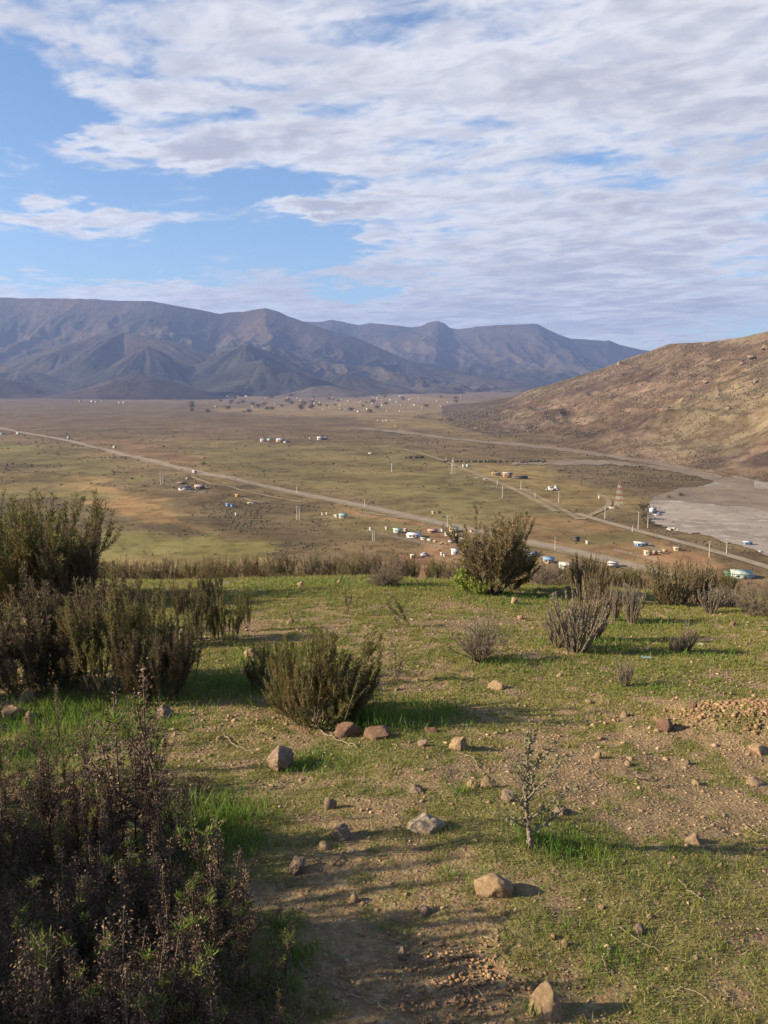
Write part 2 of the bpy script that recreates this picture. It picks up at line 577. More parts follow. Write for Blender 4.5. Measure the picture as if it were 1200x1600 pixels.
for nm, c in dict(white=(0.54, 0.51, 0.46), cream=(0.46, 0.38, 0.26), tan=(0.45, 0.33, 0.21), grey=(0.42, 0.42, 0.42), dark=(0.07, 0.06, 0.055),
                  brick=(0.30, 0.16, 0.10), blue=(0.10, 0.15, 0.27), sky_blue=(0.20, 0.30, 0.46), green=(0.27, 0.38, 0.31), pink=(0.42, 0.27, 0.21),
                  orange=(0.55, 0.27, 0.08), yellow=(0.50, 0.38, 0.19), wood=(0.30, 0.21, 0.13), tin=(0.55, 0.56, 0.58), dark_green=(0.10, 0.20, 0.13),
                  pale_green=(0.38, 0.46, 0.38), concrete=(0.50, 0.47, 0.42), redw=(0.36, 0.13, 0.09)).items():
    M[nm] = plain('paint_' + nm, c)
M['glass'] = plain('window_glass', (0.06, 0.07, 0.09), 0.15, 0.5)
M['tyre'] = plain('tyre_rubber', (0.03, 0.03, 0.03), 0.8)


# ------------------------------------------------------------------ near slope
def crest_y(x):
    return 13.2 - 0.16 * np.clip(x, 0, 9) + 0.6 * np.sin(x * 0.55 + 1.0)


def slope_base(x, y):
    x = np.asarray(x, float)
    y = np.asarray(y, float)
    yc = crest_y(x)
    yq = np.minimum(y, yc)
    z = -0.08 * yq - 0.003 * yq * yq * np.where(yq > 0, 1, 0)
    s0 = 0.08 + 0.006 * yc
    e = np.maximum(y - yc, 0)
    # slope grows from s0 to 0.43 over six metres
    k = (0.43 - s0) / 6.0
    z = z - np.where(e < 6, s0 * e + 0.5 * k * e * e, s0 * 6 + 0.5 * k * 36 + 0.43 * (e - 6))
    z = z - 0.035 * np.clip(x, 0, 60)
    z = z - 0.40 * np.maximum(np.abs(x) - 70, 0) - 0.40 * np.maximum(-y - 70, 0)
    return np.maximum(z, -79.0)


def slope_z(x, y, fine=True):
    z = slope_base(x, y)
    z = z + 0.16 * (fbm(x / 3.1, y / 3.1, 2, 3) - 0.5)
    amp = 1.0 + np.clip((np.asarray(y, float) - 18) / 20, 0, 6)
    z = z + amp * 0.05 * (fbm(x / 0.7, y / 0.7, 3, 5) - 0.5)
    # heap of dug soil at the right edge
    z = z + 0.15 * np.exp(-(((x - HEAP[0]) / 0.55) ** 2 + ((y - HEAP[1]) / 0.33) ** 2))
    if fine:
        z = z + 0.022 * (fbm(x / 0.13, y / 0.13, 3, 9) - 0.5)
    return z


HEAP = (99, 99)


def slope_hit(px, py):
    d = pix_dir(px, py)
    Y = np.concatenate([np.arange(0.8, 40, 0.01)])
    z = EYE + d[2] * Y
    g = slope_z(d[0] * Y, Y)
    i = np.argmax(z < g)
    if not (z < g).any():
        i = np.argmin(z - g)
    y = Y[i]
    return Vector((d[0] * y, y, float(g[i])))


_h = slope_hit(1185, 1135)
HEAP = (_h.x + 0.05, _h.y)


def at_xy(px, Y):
    """a point of the slope below the pixel column px at depth Y"""
    a = (px - 600) / FPX * 0.99
    x = a * Y * 1.01
    return Vector((x, Y, float(slope_z(x, Y))))


u = np.concatenate([-1 - np.linspace(1, 0.03, 22), np.linspace(-1, 1, 430), 1 + np.linspace(0.03, 1, 22)])
yr = np.concatenate([-np.geomspace(260, 2, 30), np.linspace(-1.6, 0.9, 8), np.geomspace(1.0, 30, 450), np.geomspace(31, 262, 60)])
U, Yg = np.meshgrid(u, yr)
wd = np.where(Yg > 0, 0.60 * Yg + 1.1, 1.1)
Xg = np.sign(U) * (np.minimum(np.abs(U), 1) * wd + np.maximum(np.abs(U) - 1, 0) ** 1.6 * 270)
Zg = slope_z(Xg, Yg)

# where it is green: px, py, radius in m, weight
PATCH = []
for (px, py, r_, wgt) in [
        (610, 1115, 0.55, 0.6), (700, 1110, 0.6, 0.4), (340, 1290, 0.45, 0.7), (330, 1040, 0.8, 0.6), (430, 922, 1.6, 0.5), (560, 915, 1.5, 0.45),
        (800, 915, 1.2, 0.5), (870, 945, 1.2, 0.3), (900, 1320, 0.35, 0.5), (860, 1300, 0.3, 0.4), (1000, 1400, 0.45, 0.35), (900, 1480, 0.3, 0.3), (1050, 1500, 0.35, 0.3), (980, 1560, 0.3, 0.3),
        (1120, 1350, 0.3, 0.25), (700, 1170, 0.4, 0.3), (540, 1190, 0.35, 0.3), (900, 1070, 0.7, 0.35), (1000, 1040, 0.8, 0.4), (1140, 1040, 0.8, 0.3), (760, 1080, 0.5, 0.25), (950, 1130, 0.5, 0.3),
        (1150, 930, 1.2, 0.4), (1050, 985, 1.2, 0.3), (100, 1130, 0.5, 0.5), (100, 1200, 0.5, 0.3), (700, 1280, 0.25, 0.25), (720, 1350, 0.25, 0.2), (480, 1540, 0.2, 0.3),
        (740, 950, 0.9, -0.7), (680, 985, 0.9, -0.3), (1130, 1120, 0.5, -0.9), (1000, 1220, 0.55, -0.7), (880, 1180, 0.5, -0.45), (700, 1530, 0.40, -0.8), (620, 1480, 0.3, -0.15), (560, 1400, 0.4, -0.2),
        (760, 1110, 0.4, -0.35), (600, 1330, 0.4, 0.0), (1080, 1250, 0.4, -0.4), (850, 1570, 0.2, -0.2), (920, 1280, 0.25, -0.3), (640, 1160, 0.2, -0.3), (1010, 1160, 0.3, -0.3)]:
    q = slope_hit(px, py)
    PATCH.append((q.x, q.y, r_ * (1.0 if py > 1000 else 0.9), wgt))


def green_mask(x, y):
    g = 0.57 + 0.9 * (fbm(x / 0.7, y / 0.7, 4, 31) - 0.5) + 2.3 * (fbm(x / 0.15, y / 0.15, 4, 41, 0.7) - 0.5)
    for (cx, cy, r_, wgt) in PATCH:
        g = g + (0.62 if wgt > 0 else 0.48) * wgt * np.exp(-(((x - cx) ** 2 + ((y - cy) * 0.9) ** 2) / (r_ * r_)))
    return np.clip(g, 0, 1.2)


me = make_mesh('slope', np.stack([Xg, Yg, Zg], -1).reshape(-1, 3), grid_faces(len(yr), len(u)), M['slope'], True,
               {'green': green_mask(Xg, Yg).ravel()})
tag(link('hill_slope', me), kind='structure')

# ------------------------------------------------------------------ valley floor
FLOOR = -75.0


def valley_z(x, y):
    r = np.hypot(x, y)
    z = FLOOR + 2.2 * (fbm(x / 170, y / 170, 3, 71) - 0.5) * sstep(r, 240, 600)
    z = z + 26 * sstep(r, 3500, 6500) + 10 * (fbm(x / 900, y / 900, 3, 72) - 0.5) * sstep(r, 1500, 4000)
    # gullies and field terraces at the left
    lf = sstep(-x, 40, 130) * sstep(r, 300, 420) * (1 - sstep(r, 900, 1300))
    z = z + lf * 7.0 * (ridged(x / 240, y / 150, 3, 75) - 0.55)
    return z


def valley_hit(px, py):
    d = pix_dir(px, py)
    Y = (FLOOR - EYE) / d[2] if d[2] < -0.004 else 5200.0
    for _ in range(12):
        Y = 0.5 * Y + 0.5 * min(6500, (float(valley_z(d[0] * Y, Y)) - EYE) / min(d[2], -0.004))
    return Vector((d[0] * Y, Y, float(valley_z(d[0] * Y, Y))))


def inpoly(x, y, poly):
    inside = np.zeros(x.shape, bool)
    n = len(poly)
    for i in range(n):
        x1, y1 = poly[i]
        x2, y2 = poly[(i + 1) % n]
        c = ((y1 > y) != (y2 > y)) & (x < (x2 - x1) * (y - y1) / (y2 - y1 + 1e-12) + x1)
        inside ^= c
    return inside


LAYERS = [  # land cover of the plain, outlined on the ground: colour, scrub density, outline (px)
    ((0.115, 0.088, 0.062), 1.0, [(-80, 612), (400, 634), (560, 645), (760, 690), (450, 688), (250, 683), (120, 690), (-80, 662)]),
    ((0.155, 0.145, 0.068), 0.5, [(300, 688), (640, 696), (720, 720), (900, 800), (900, 850), (820, 845), (560, 775), (300, 728)]),
    ((0.175, 0.175, 0.075), 0.2, [(540, 735), (700, 740), (820, 790), (700, 790), (560, 760)]),
    ((0.25, 0.165, 0.11), 0.1, [(130, 682), (200, 690), (325, 722), (330, 734), (250, 722), (170, 702)]),
    ((0.150, 0.150, 0.062), 0.3, [(-80, 685), (60, 695), (260, 745), (240, 760), (100, 730), (-80, 712)]),
    ((0.095, 0.085, 0.050), 1.6, [(-80, 716), (120, 735), (180, 745), (200, 758), (60, 750), (-80, 745)]),
    ((0.175, 0.155, 0.068), 0.2, [(-80, 735), (130, 742), (190, 762), (160, 775), (-80, 765)]),
    ((0.20, 0.19, 0.075), 0.1, [(-80, 766), (100, 766), (175, 775), (100, 782), (-80, 775)]),
    ((0.105, 0.090, 0.055), 1.3, [(-80, 776), (120, 785), (190, 806), (290, 822), (330, 838), (-80, 836)]),
    ((0.36, 0.245, 0.13), 0.0, [(112, 786), (150, 778), (215, 780), (310, 822), (260, 818), (180, 804)]),
    ((0.34, 0.25, 0.125), 0.0, [(100, 738), (150, 745), (215, 775), (345, 842), (318, 835), (200, 782), (110, 752)]),
    ((0.205, 0.215, 0.075), 0.1, [(-80, 842), (250, 840), (330, 836), (395, 848), (430, 872), (300, 890), (-80, 900)]),
    ((0.25, 0.20, 0.095), 0.1, [(-80, 866), (150, 868), (430, 876), (470, 900), (-80, 905)]),
    ((0.120, 0.098, 0.060), 2.2, [(195, 728), (300, 750), (430, 775), (490, 800), (500, 845), (560, 895), (450, 895), (400, 850), (330, 826), (225, 765)]),
    ((0.185, 0.165, 0.078), 0.3, [(478, 802), (560, 788), (650, 812), (640, 822), (600, 850), (505, 845)]),
    ((0.31, 0.20, 0.115), 0.0, [(510, 786), (600, 800), (655, 815), (620, 818), (560, 802)]),
    ((0.155, 0.120, 0.070), 0.8, [(500, 848), (640, 840), (700, 850), (620, 880), (560, 895)]),
    ((0.30, 0.185, 0.115), 0.1, [(590, 872), (650, 858), (720, 852), (780, 900), (600, 905)]),
    ((0.27, 0.18, 0.115), 0.2, [(650, 824), (740, 828), (800, 855), (820, 900), (740, 890), (690, 845)]),
    ((0.20, 0.145, 0.088), 0.8, [(800, 850), (1100, 895), (1300, 930), (1300, 990), (780, 905)]),
    ((0.235, 0.165, 0.092), 0.3, [(820, 800), (940, 815), (1000, 835), (1160, 885), (1000, 884), (850, 848)]),
    ((0.165, 0.160, 0.070), 0.2, [(880, 826), (1000, 836), (1040, 848), (960, 850), (900, 842)]),
    ((0.40, 0.25, 0.155), 0.0, [(1005, 872), (1060, 860), (1140, 884), (1120, 900), (1030, 888)]),
    ((0.21, 0.175, 0.080), 0.2, [(720, 725), (860, 735), (990, 778), (1000, 800), (900, 790), (780, 760)]),
    ((0.105, 0.086, 0.060), 2.6, [(835, 728), (1000, 727), (1090, 742), (1130, 757), (1060, 768), (1012, 785), (985, 772), (900, 745)]),
    ((0.125, 0.100, 0.070), 1.6, [(560, 678), (800, 703), (960, 712), (1000, 722), (820, 719), (640, 702)]),
    ((0.10, 0.078, 0.06), 1.0, [(690, 655), (800, 665), (960, 700), (900, 700), (760, 680)]),
    ((0.135, 0.110, 0.075), 3.0, [(1015, 826), (1060, 832), (1190, 872), (1260, 900), (1100, 868), (1015, 834)]),
    ((0.25, 0.20, 0.125), 0.5, [(330, 640), (640, 616), (760, 628), (640, 652), (430, 650)]),
    ((0.22, 0.185, 0.10), 0.3, [(560, 652), (640, 650), (700, 668), (620, 672)]),
]
LW = []
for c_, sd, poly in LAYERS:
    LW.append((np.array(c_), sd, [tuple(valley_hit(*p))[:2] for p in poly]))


def land_cover(x, y, soft=(0, 0)):
    r = np.hypot(x, y)
    jx, jy = soft
    wx = x + (fbm(x / 45, y / 45, 4, 81) - 0.5) * (0.06 * r + 14) + (fbm(x / 8, y / 8, 3, 88) - 0.5) * 12 + jx * r * 0.010
    wy = y + (fbm(x / 45, y / 45, 4, 91) - 0.5) * (0.09 * r + 14) + (fbm(x / 8, y / 8, 3, 98) - 0.5) * 14 + jy * r * 0.016
    c = np.empty(x.shape + (3,))
    c[...] = (0.165, 0.135, 0.080)
    sc = np.full(x.shape, 0.7)
    far = sstep(r, 2500, 4500)[..., None]
    c = c * (1 - far) + np.array((0.17, 0.135, 0.095)) * far
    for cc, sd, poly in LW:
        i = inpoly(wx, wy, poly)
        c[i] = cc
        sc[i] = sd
    v = 0.78 + 0.44 * fbm(x / 60, y / 60, 4, 61)
    m_ = c.mean(-1, keepdims=True)
    c = c * 0.62 + 0.38 * (np.array((0.158, 0.132, 0.076)) * (1 - far) + np.array((0.15, 0.12, 0.085)) * far)
    c = c * np.array((1.10, 0.955, 0.80))
    return c * v[..., None] * 1.05, sc


a_in = np.linspace(-0.52, 0.52, 560)
ang = np.concatenate([np.linspace(-math.pi, -0.60, 40), np.arctan(a_in), np.linspace(0.60, math.pi, 40)])
rr = np.concatenate([np.linspace(120, 300, 8), 1.0 / np.linspace(1 / 305, 1 / 3600, 230), np.geomspace(3700, 14000, 26)])
A, RR = np.meshgrid(ang, rr)
VX, VY = np.sin(A) * RR, np.cos(A) * RR
VZ = valley_z(VX, VY)
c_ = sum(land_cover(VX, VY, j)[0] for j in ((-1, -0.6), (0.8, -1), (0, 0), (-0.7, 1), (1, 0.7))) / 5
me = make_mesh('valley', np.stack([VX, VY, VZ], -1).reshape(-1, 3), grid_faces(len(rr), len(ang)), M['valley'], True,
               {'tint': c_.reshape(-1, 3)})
tag(link('valley_floor', me), kind='structure')


def sheet(name, top, bot, mat, off=0.3, rows=10, step=4, rough=0.0, label=None):
    """a sheet on the plain between two outlines given by (px, py) points, draped on the ground"""
    x0, x1 = top[0][0], top[-1][0]
    xs = np.arange(x0, x1 + 0.1, step)
    ty = np.interp(xs, [p[0] for p in top], [p[1] for p in top])
    by = np.interp(xs, [p[0] for p in bot], [p[1] for p in bot])
    if rough:
        ty = ty + rough * (fbm(xs / 14, xs * 0, 4, 5) - 0.5)
        by = by + rough * (fbm(xs / 11, xs * 0 + 9, 4, 6) - 0.5)
    by = np.maximum(by, ty + 0.3)
    V = []
    for k in range(rows):
        for i, x in enumerate(xs):
            p = valley_hit(x, by[i] + (ty[i] - by[i]) * k / (rows - 1))
            V.append((p.x, p.y, p.z + off))
    me = make_mesh(name, V, grid_faces(rows, len(xs)), mat, True)
    return tag(link(name, me), label=label, kind='structure')


def ribbon(name, pts, width, mat, off=0.3, shift=0.0, label=None, dash=None):
    P_ = np.array([tuple(valley_hit(*p))[:2] for p in pts])
    seg = np.concatenate([[0], np.cumsum(np.linalg.norm(np.diff(P_, axis=0), axis=1))])
    n = int(seg[-1] / 6) + 2
    s_ = np.linspace(0, seg[-1], n)
    # rounded path
    X, Y = np.interp(s_, seg, P_[:, 0]), np.interp(s_, seg, P_[:, 1])
    kk = 9
    pad = lambda q: np.concatenate([np.full(kk, q[0]) + (np.arange(-kk, 0)) * (q[1] - q[0]), q, np.full(kk, q[-1]) + np.arange(1, kk + 1) * (q[-1] - q[-2])])
    ker = np.ones(2 * kk + 1) / (2 * kk + 1)
    X, Y = np.convolve(pad(X), ker, 'valid'), np.convolve(pad(Y), ker, 'valid')
    T = np.stack([np.gradient(X), np.gradient(Y)], 1)
    T /= np.linalg.norm(T, axis=1)[:, None]
    N = np.stack([-T[:, 1], T[:, 0]], 1)
    V = []
    for k in (-1, -0.33, 0.33, 1):
        xx, yy = X + N[:, 0] * (shift + k * width / 2), Y + N[:, 1] * (shift + k * width / 2)
        V.append(np.stack([xx, yy, valley_z(xx, yy) + off], 1))
    F = grid_faces(4, n)
    me = make_mesh(name, np.concatenate(V), F, mat, True)
    return tag(link(name, me), label=label, kind='structure')


sheet('riverbed', [(1008, 800), (1016, 786), (1030, 779), (1060, 774), (1072, 764), (1100, 758), (1120, 752), (1150, 746), (1320, 738)],
      [(1008, 812), (1030, 820), (1060, 830), (1100, 838), (1150, 852), (1200, 868), (1320, 905)], M['sand'], 0.35, 16, 3, 9.0)
sheet('river_channel', [(800, 724.5), (850, 721), (900, 719), (960, 721), (1010, 727), (1060, 731), (1110, 742), (1180, 752)],
      [(800, 726), (850, 727), (900, 727), (960, 727), (1010, 731), (1060, 738), (1110, 752), (1180, 768)], M['mud'], 0.40, 6, 3, 5.0)
sheet('river_channel', [(560, 668), (640, 675), (720, 686), (800, 692), (880, 700), (960, 712), (1040, 724), (1130, 744)],
      [(560, 669.5), (640, 679), (720, 690), (800, 697), (880, 705), (960, 717), (1040, 729), (1130, 750)], M['mud'], 0.45, 5, 4, 3.0)
sheet('mud_bank', [(1020, 778), (1060, 764), (1100, 760), (1160, 764), (1320, 770)], [(1020, 782), (1060, 782), (1100, 788), (1160, 792), (1320, 812)],
      M['mud'], 0.5, 8, 4, 4.0)
MAIN = [(-90, 653), (0, 669), (100, 687), (200, 713), (300, 737), (400, 757), (500, 778), (600, 797), (700, 822), (800, 843), (900, 863), (1000, 884), (1130, 925), (1300, 990)]
ribbon('verge', MAIN, 13, M['dirt'], 0.30)
ribbon('road', MAIN, 7.0, M['asphalt'], 0.45)
SIDE = [(900, 803), (933, 815), (990, 829), (1067, 848), (1133, 866), (1200, 886), (1330, 930)]
ribbon('side_road', SIDE, 5.5, M['asphalt'], 0.42)
for pts, wd_ in [([(630, 702), (660, 709), (700, 722), (740, 740), (790, 758), (835, 780), (870, 800)], 5),
                 ([(910, 812), (935, 800), (945, 792), (955, 788), (975, 785), (960, 775), (940, 771)], 4),
                 ([(560, 800), (620, 812), (690, 818)], 4),
                 ([(815, 764), (850, 780), (880, 796), (905, 812)], 4),
                 ([(372, 780), (366, 790), (385, 790)], 3), ([(300, 745), (312, 752), (325, 758), (400, 772), (470, 785)], 3),
                 ([(1040, 866), (1020, 858), (1005, 852)], 4)]:
    ribbon('dirt_track', pts, wd_, M['dirt'], 0.36)

# ------------------------------------------------------------------ hillside on the right
cx_ = lambda px: (px - 600) / FPX / math.cos(PITCH) * 1.0
HS = [(600, 652), (680, 646), (720, 634), (760, 626), (800, 620), (822, 610), (860, 600), (900, 588), (950, 571), (968, 563), (1000, 552), (1040, 537), (1100, 534), (1150, 527), (1200, 516), (1300, 490), (1500, 455), (1900, 420), (2600, 400)]
HB = [(600, 654), (680, 656), (760, 681), (830, 692), (900, 701), (960, 712), (1040, 722), (1120, 738), (1200, 754), (1300, 775), (1500, 800), (1900, 830), (2600, 850)]
HR = [(600, 2500), (720, 2350), (850, 2100), (1000, 1850), (1100, 1550), (1200, 1400), (1400, 1250), (1900, 1100), (2600, 1000)]
hpx = np.concatenate([np.arange(610, 1260, 2.2), np.linspace(1265, 2500, 60)])
rows = []
tt = np.concatenate([np.linspace(-0.03, 1.0, 200), np.linspace(1.02, 2.2, 26)])
top_v = np.array([pix_dir(px, np.interp(px, *zip(*HS)))[2] for px in hpx])
base_v = np.array([pix_dir(px, np.interp(px, *zip(*HB)))[2] for px in hpx])
ah = np.array([pix_dir(px, 650)[0] for px in hpx])
rid = np.interp(hpx, *zip(*HR))
bas = (FLOOR - EYE) / base_v
Hh = EYE + top_v * rid - FLOOR


def hill_field(T_, px, a, b_, r_, H):
    Y = b_ + (r_ - b_) * T_
    X = a * Y
    t = np.clip(T_, 0, 1)
    prof = 0.62 * t + 0.38 * t * t
    env = np.minimum(1, t * 5) * np.clip((1 - t) * 4, 0, 1)
    n = ridged(X / 260 + 0.5 * (fbm(X / 200, Y / 200, 3, 3) - .5), Y / 420, 4, 113, 0.52) - 0.62
    n2 = fbm(X / 45, Y / 45, 4, 117) - 0.5
    z = FLOOR + H * (prof + 0.46 * env * n) + env * 9 * n2 + 2.0 * n2
    over = np.maximum(T_ - 1, 0)
    z = z - over * H * 0.9
    z = np.where(T_ < 0, FLOOR - 6 * (-T_ / 0.03), z)
    return X, Y, z


T_, PX_ = np.meshgrid(tt, hpx, indexing='ij')
br = lambda q: np.broadcast_to(q, T_.shape)
HX, HY, HZ = hill_field(T_, PX_, br(ah), br(bas), br(rid), br(Hh))


def hill_tint(X, Y, Z, T_):
    c1, c2, c3 = np.array((0.150, 0.110, 0.070)), np.array((0.105, 0.078, 0.055)), np.array((0.225, 0.165, 0.105))
    n = fbm(X / 150, Y / 230, 4, 201)[..., None]
    c = c1 + (c2 - c1) * sstep(n, 0.45, 0.6)
    n2 = fbm(X / 60 + 7, Y / 60, 4, 211)[..., None]
    c = c + (c3 - c) * sstep(n2, 0.56, 0.68) * 0.8
    g = sstep(fbm(X / 220 + 3, Y / 300, 3, 215), 0.5, 0.62)[..., None]
    c = c * (1 - 0.4 * g) + np.array((0.19, 0.165, 0.085)) * 0.4 * g
    nose_shade = sstep(-X, -470, -250)[..., None] * 0 + (1 - sstep(X / Y, 0.09, 0.20))[..., None]
    c = c * (1 - nose_shade) + np.array((0.10, 0.078, 0.058)) * nose_shade  # shade lying on the hill's left end is mixed into the tint
    return c * np.array((0.98, 0.93, 0.98))


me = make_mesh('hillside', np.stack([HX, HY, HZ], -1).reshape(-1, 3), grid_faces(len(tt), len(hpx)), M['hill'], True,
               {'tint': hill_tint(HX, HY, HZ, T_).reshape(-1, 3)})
tag(link('hillside', me), kind='structure')


# ------------------------------------------------------------------ mountains
def range_mesh(name, sky, Yr, Yb, px0, px1, step_px, cones, seed, wave, tint, nrow=230, depth=0.5):
    px = np.concatenate([np.linspace(px0, -60, 40), np.arange(-56, min(px1, 1020), step_px), np.linspace(1024, px1, 30) if px1 > 1030 else []])
    sv = np.array([pix_dir(p, np.interp(p, *zip(*sky)))[2] for p in px])
    a = np.array([pix_dir(p, 600)[0] for p in px])
    t = np.concatenate([np.linspace(0, 1, nrow), np.linspace(1.02, 1.7, 18)])
    T, PXX = np.meshgrid(t, px, indexing='ij')
    a2, H = np.broadcast_to(a, T.shape), np.broadcast_to(EYE + sv * Yr, T.shape)
    Y = Yb + (Yr - Yb) * T
    X = a2 * Y
    tc_ = np.clip(T, 0, 1)
    wx = X + 500 * (fbm(X / 1500, Y / 1500, 3, seed + 5) - 0.5)
    n = ridged(wx / wave, Y / (wave * 2.3), 5, seed, 0.5)
    floor_ = valley_z(X, Y) - 6
    Hr = H - floor_
    lift = np.clip(tc_ - depth * (1 - n) * (1 - tc_ ** 3) * 1.5, 0, 1)
    z = floor_ + Hr * (0.55 * lift + 0.45 * lift ** 1.7)
    fine = ridged(wx / 230, Y / 460, 4, seed + 50) - 0.6
    z = z + fine * 105 * np.clip(lift * 4, 0, 1) * np.clip((1 - tc_) * 5, 0.12, 1)
    for (cpx, cpy, cY, hw, sx) in cones:
        d = pix_dir(cpx, cpy)
        X0, Zp = d[0] * cY, EYE + d[2] * cY
        dd = np.hypot((X - X0) / (hw * sx), (Y - cY) / hw)
        ang_ = np.arctan2(Y - cY, X - X0)
        dd = dd * (1 + 0.30 * (vnoise(ang_ * 2.2 + cpx, dd * 0.8, seed + 9) - 0.5) * 2) + 0.15 * (ridged(ang_ * 2.6 + cpx, dd * 1.1, 4, seed + 77) - 0.6) * sstep(dd, 0.03, 0.3)
        hc = floor_ + (Zp - floor_) * (1 - sstep(dd, -0.25, 1.1)) * 1.04 - 8
        # smooth maximum keeps the toe of each hill soft
        k = 22.0
        m_ = np.maximum(z, hc)
        z = m_ + k * np.exp(-np.abs(z - hc) / k) * 0.35 * sstep(m_ - floor_, 4, 60)
    z = z + 26 * (fbm(X / 260, Y / 900, 4, seed + 31) - 0.5) * sstep(T, 0.8, 1.0)
    z = z - np.maximum(T - 1, 0) * Hr * 1.1
    tc3 = tint(X, Y, z, Hr)
    me = make_mesh(name, np.stack([X, Y, z], -1).reshape(-1, 3), grid_faces(len(t), len(px)), M['mountain'], True,
                   {'tint': tc3.reshape(-1, 3)})
    return tag(link(name, me), kind='structure')


def mt_tint(X, Y, Z, H):
    n = fbm(X / 900, Y / 900, 4, 301)[..., None]
    c = np.array((0.084, 0.060, 0.044)) * (1 - sstep(n, 0.42, 0.6)) + np.array((0.042, 0.036, 0.028)) * sstep(n, 0.42, 0.6)
    g = sstep(fbm(X / 500 + 9, Y / 500, 3, 305), 0.5, 0.65)[..., None]
    return c * (1 - 0.4 * g) + 0.4 * g * np.array((0.080, 0.074, 0.040))


SKY1 = [(-2600, 430), (-1200, 455), (-500, 462), (0, 466), (90, 466), (165, 468), (200, 471), (240, 470), (290, 479), (345, 490), (380, 489), (405, 484), (418, 482), (432, 486), (450, 494), (480, 504), (520, 517), (560, 530), (620, 556), (680, 580), (760, 604), (820, 618), (1000, 622)]
SKY2 = [(-2600, 520), (300, 520), (420, 500), (480, 502), (500, 503), (518, 500), (560, 508), (578, 505), (600, 506), (640, 511), (655, 509), (672, 503), (683, 500), (692, 504), (702, 512), (715, 514), (750, 510), (770, 508), (790, 507), (838, 506), (850, 512), (870, 523), (890, 529), (915, 530), (940, 533), (948, 532), (962, 538), (1000, 547), (1100, 560), (1300, 540), (2200, 500)]
range_mesh('mountain_range', SKY2, 11000, 6400, -900, 2200, 2.4,
           [(640, 560, 7600, 1100, 1.3), (740, 585, 7400, 700, 1.2), (560, 545, 8600, 900, 1.0), (850, 575, 8800, 900, 1.2)], 900, 1500, mt_tint, 170, 0.55)
range_mesh('mountain_range', SKY1, 8000, 4700, -2400, 860, 2.0,
           [(195, 511, 6300, 1150, 1.3), (100, 540, 6000, 700, 1.5), (230, 535, 5600, 650, 0.8), (385, 532, 5900, 800, 1.0), (410, 556, 5300, 560, 1.0), (455, 577, 5100, 430, 1.2),
            (540, 580, 5500, 500, 1.1), (30, 572, 5300, 500, 1.4)], 500, 1150, mt_tint, 200, 0.52)


def foothill(px, py, Y, hw, sx, c):
    d = pix_dir(px, py)
    X0, Zp = d[0] * Y, EYE + d[2] * Y
    q = np.linspace(-1.15, 1.15, 90)
    QX, QY = np.meshgrid(q, q)
    X, Yy = X0 + QX * hw * sx, Y + QY * hw
    dd = np.hypot(QX, QY) + 0.22 * (fbm(X / 300, Yy / 300, 4, int(px)) - 0.5)
    z = valley_z(X, Yy) - 5 + (Zp - FLOOR + 5) * (1 - sstep(dd, -0.1, 1.0)) * (0.9 + 0.2 * ridged(X / 160, Yy / 160, 3, 5))
    cc = np.array(c) * (0.8 + 0.4 * fbm(X / 120, Yy / 120, 3, 8))[..., None]
    me = make_mesh('foothill', np.stack([X, Yy, z], -1).reshape(-1, 3), grid_faces(90, 90), M['mountain'], True, {'tint': cc.reshape(-1, 3)})
    tag(link('foothill', me), kind='structure')


foothill(215, 587, 4300, 420, 1.3, (0.062, 0.044, 0.038))
foothill(-20, 592, 4300, 400, 1.2, (0.072, 0.052, 0.042))
foothill(510, 604, 4700, 260, 1.4, (0.10, 0.075, 0.055))

# ------------------------------------------------------------------ air
g_ = Geo()
g_.box((0, 0, 525), (30000, 30000, 1250))
m = bpy.data.materials.new('haze_air')
m.use_nodes = True
m.node_tree.nodes.clear()
t = NT(m.node_tree)
pv = t.n('ShaderNodeVolumePrincipled')
pv.inputs['Color'].default_value = (0.36, 0.50, 0.95, 1)
pv.inputs['Density'].default_value = 0.000060
pv.inputs['Anisotropy'].default_value = 0.2
mo = t.n('ShaderNodeOutputMaterial')
m.node_tree.links.new(pv.outputs[0], mo.inputs['Volume'])
tag(link('haze', g_.mesh('haze', m)), kind='stuff')

# ================================================================== near slope: grass, gravel, clods
rng = np.random.default_rng(5)


def scatter(n, y0, y1, half=0.50, bias=1.0):
    """random points of the slope in the fan the place is seen from, denser where nearer"""
    lo, hi = y0 ** (2 - bias), y1 ** (2 - bias)
    y = (lo + (hi - lo) * rng.random(n)) ** (1 / (2 - bias))
    x = (rng.random(n) * 2 - 1) * (half * y + 0.5)
    return x, y


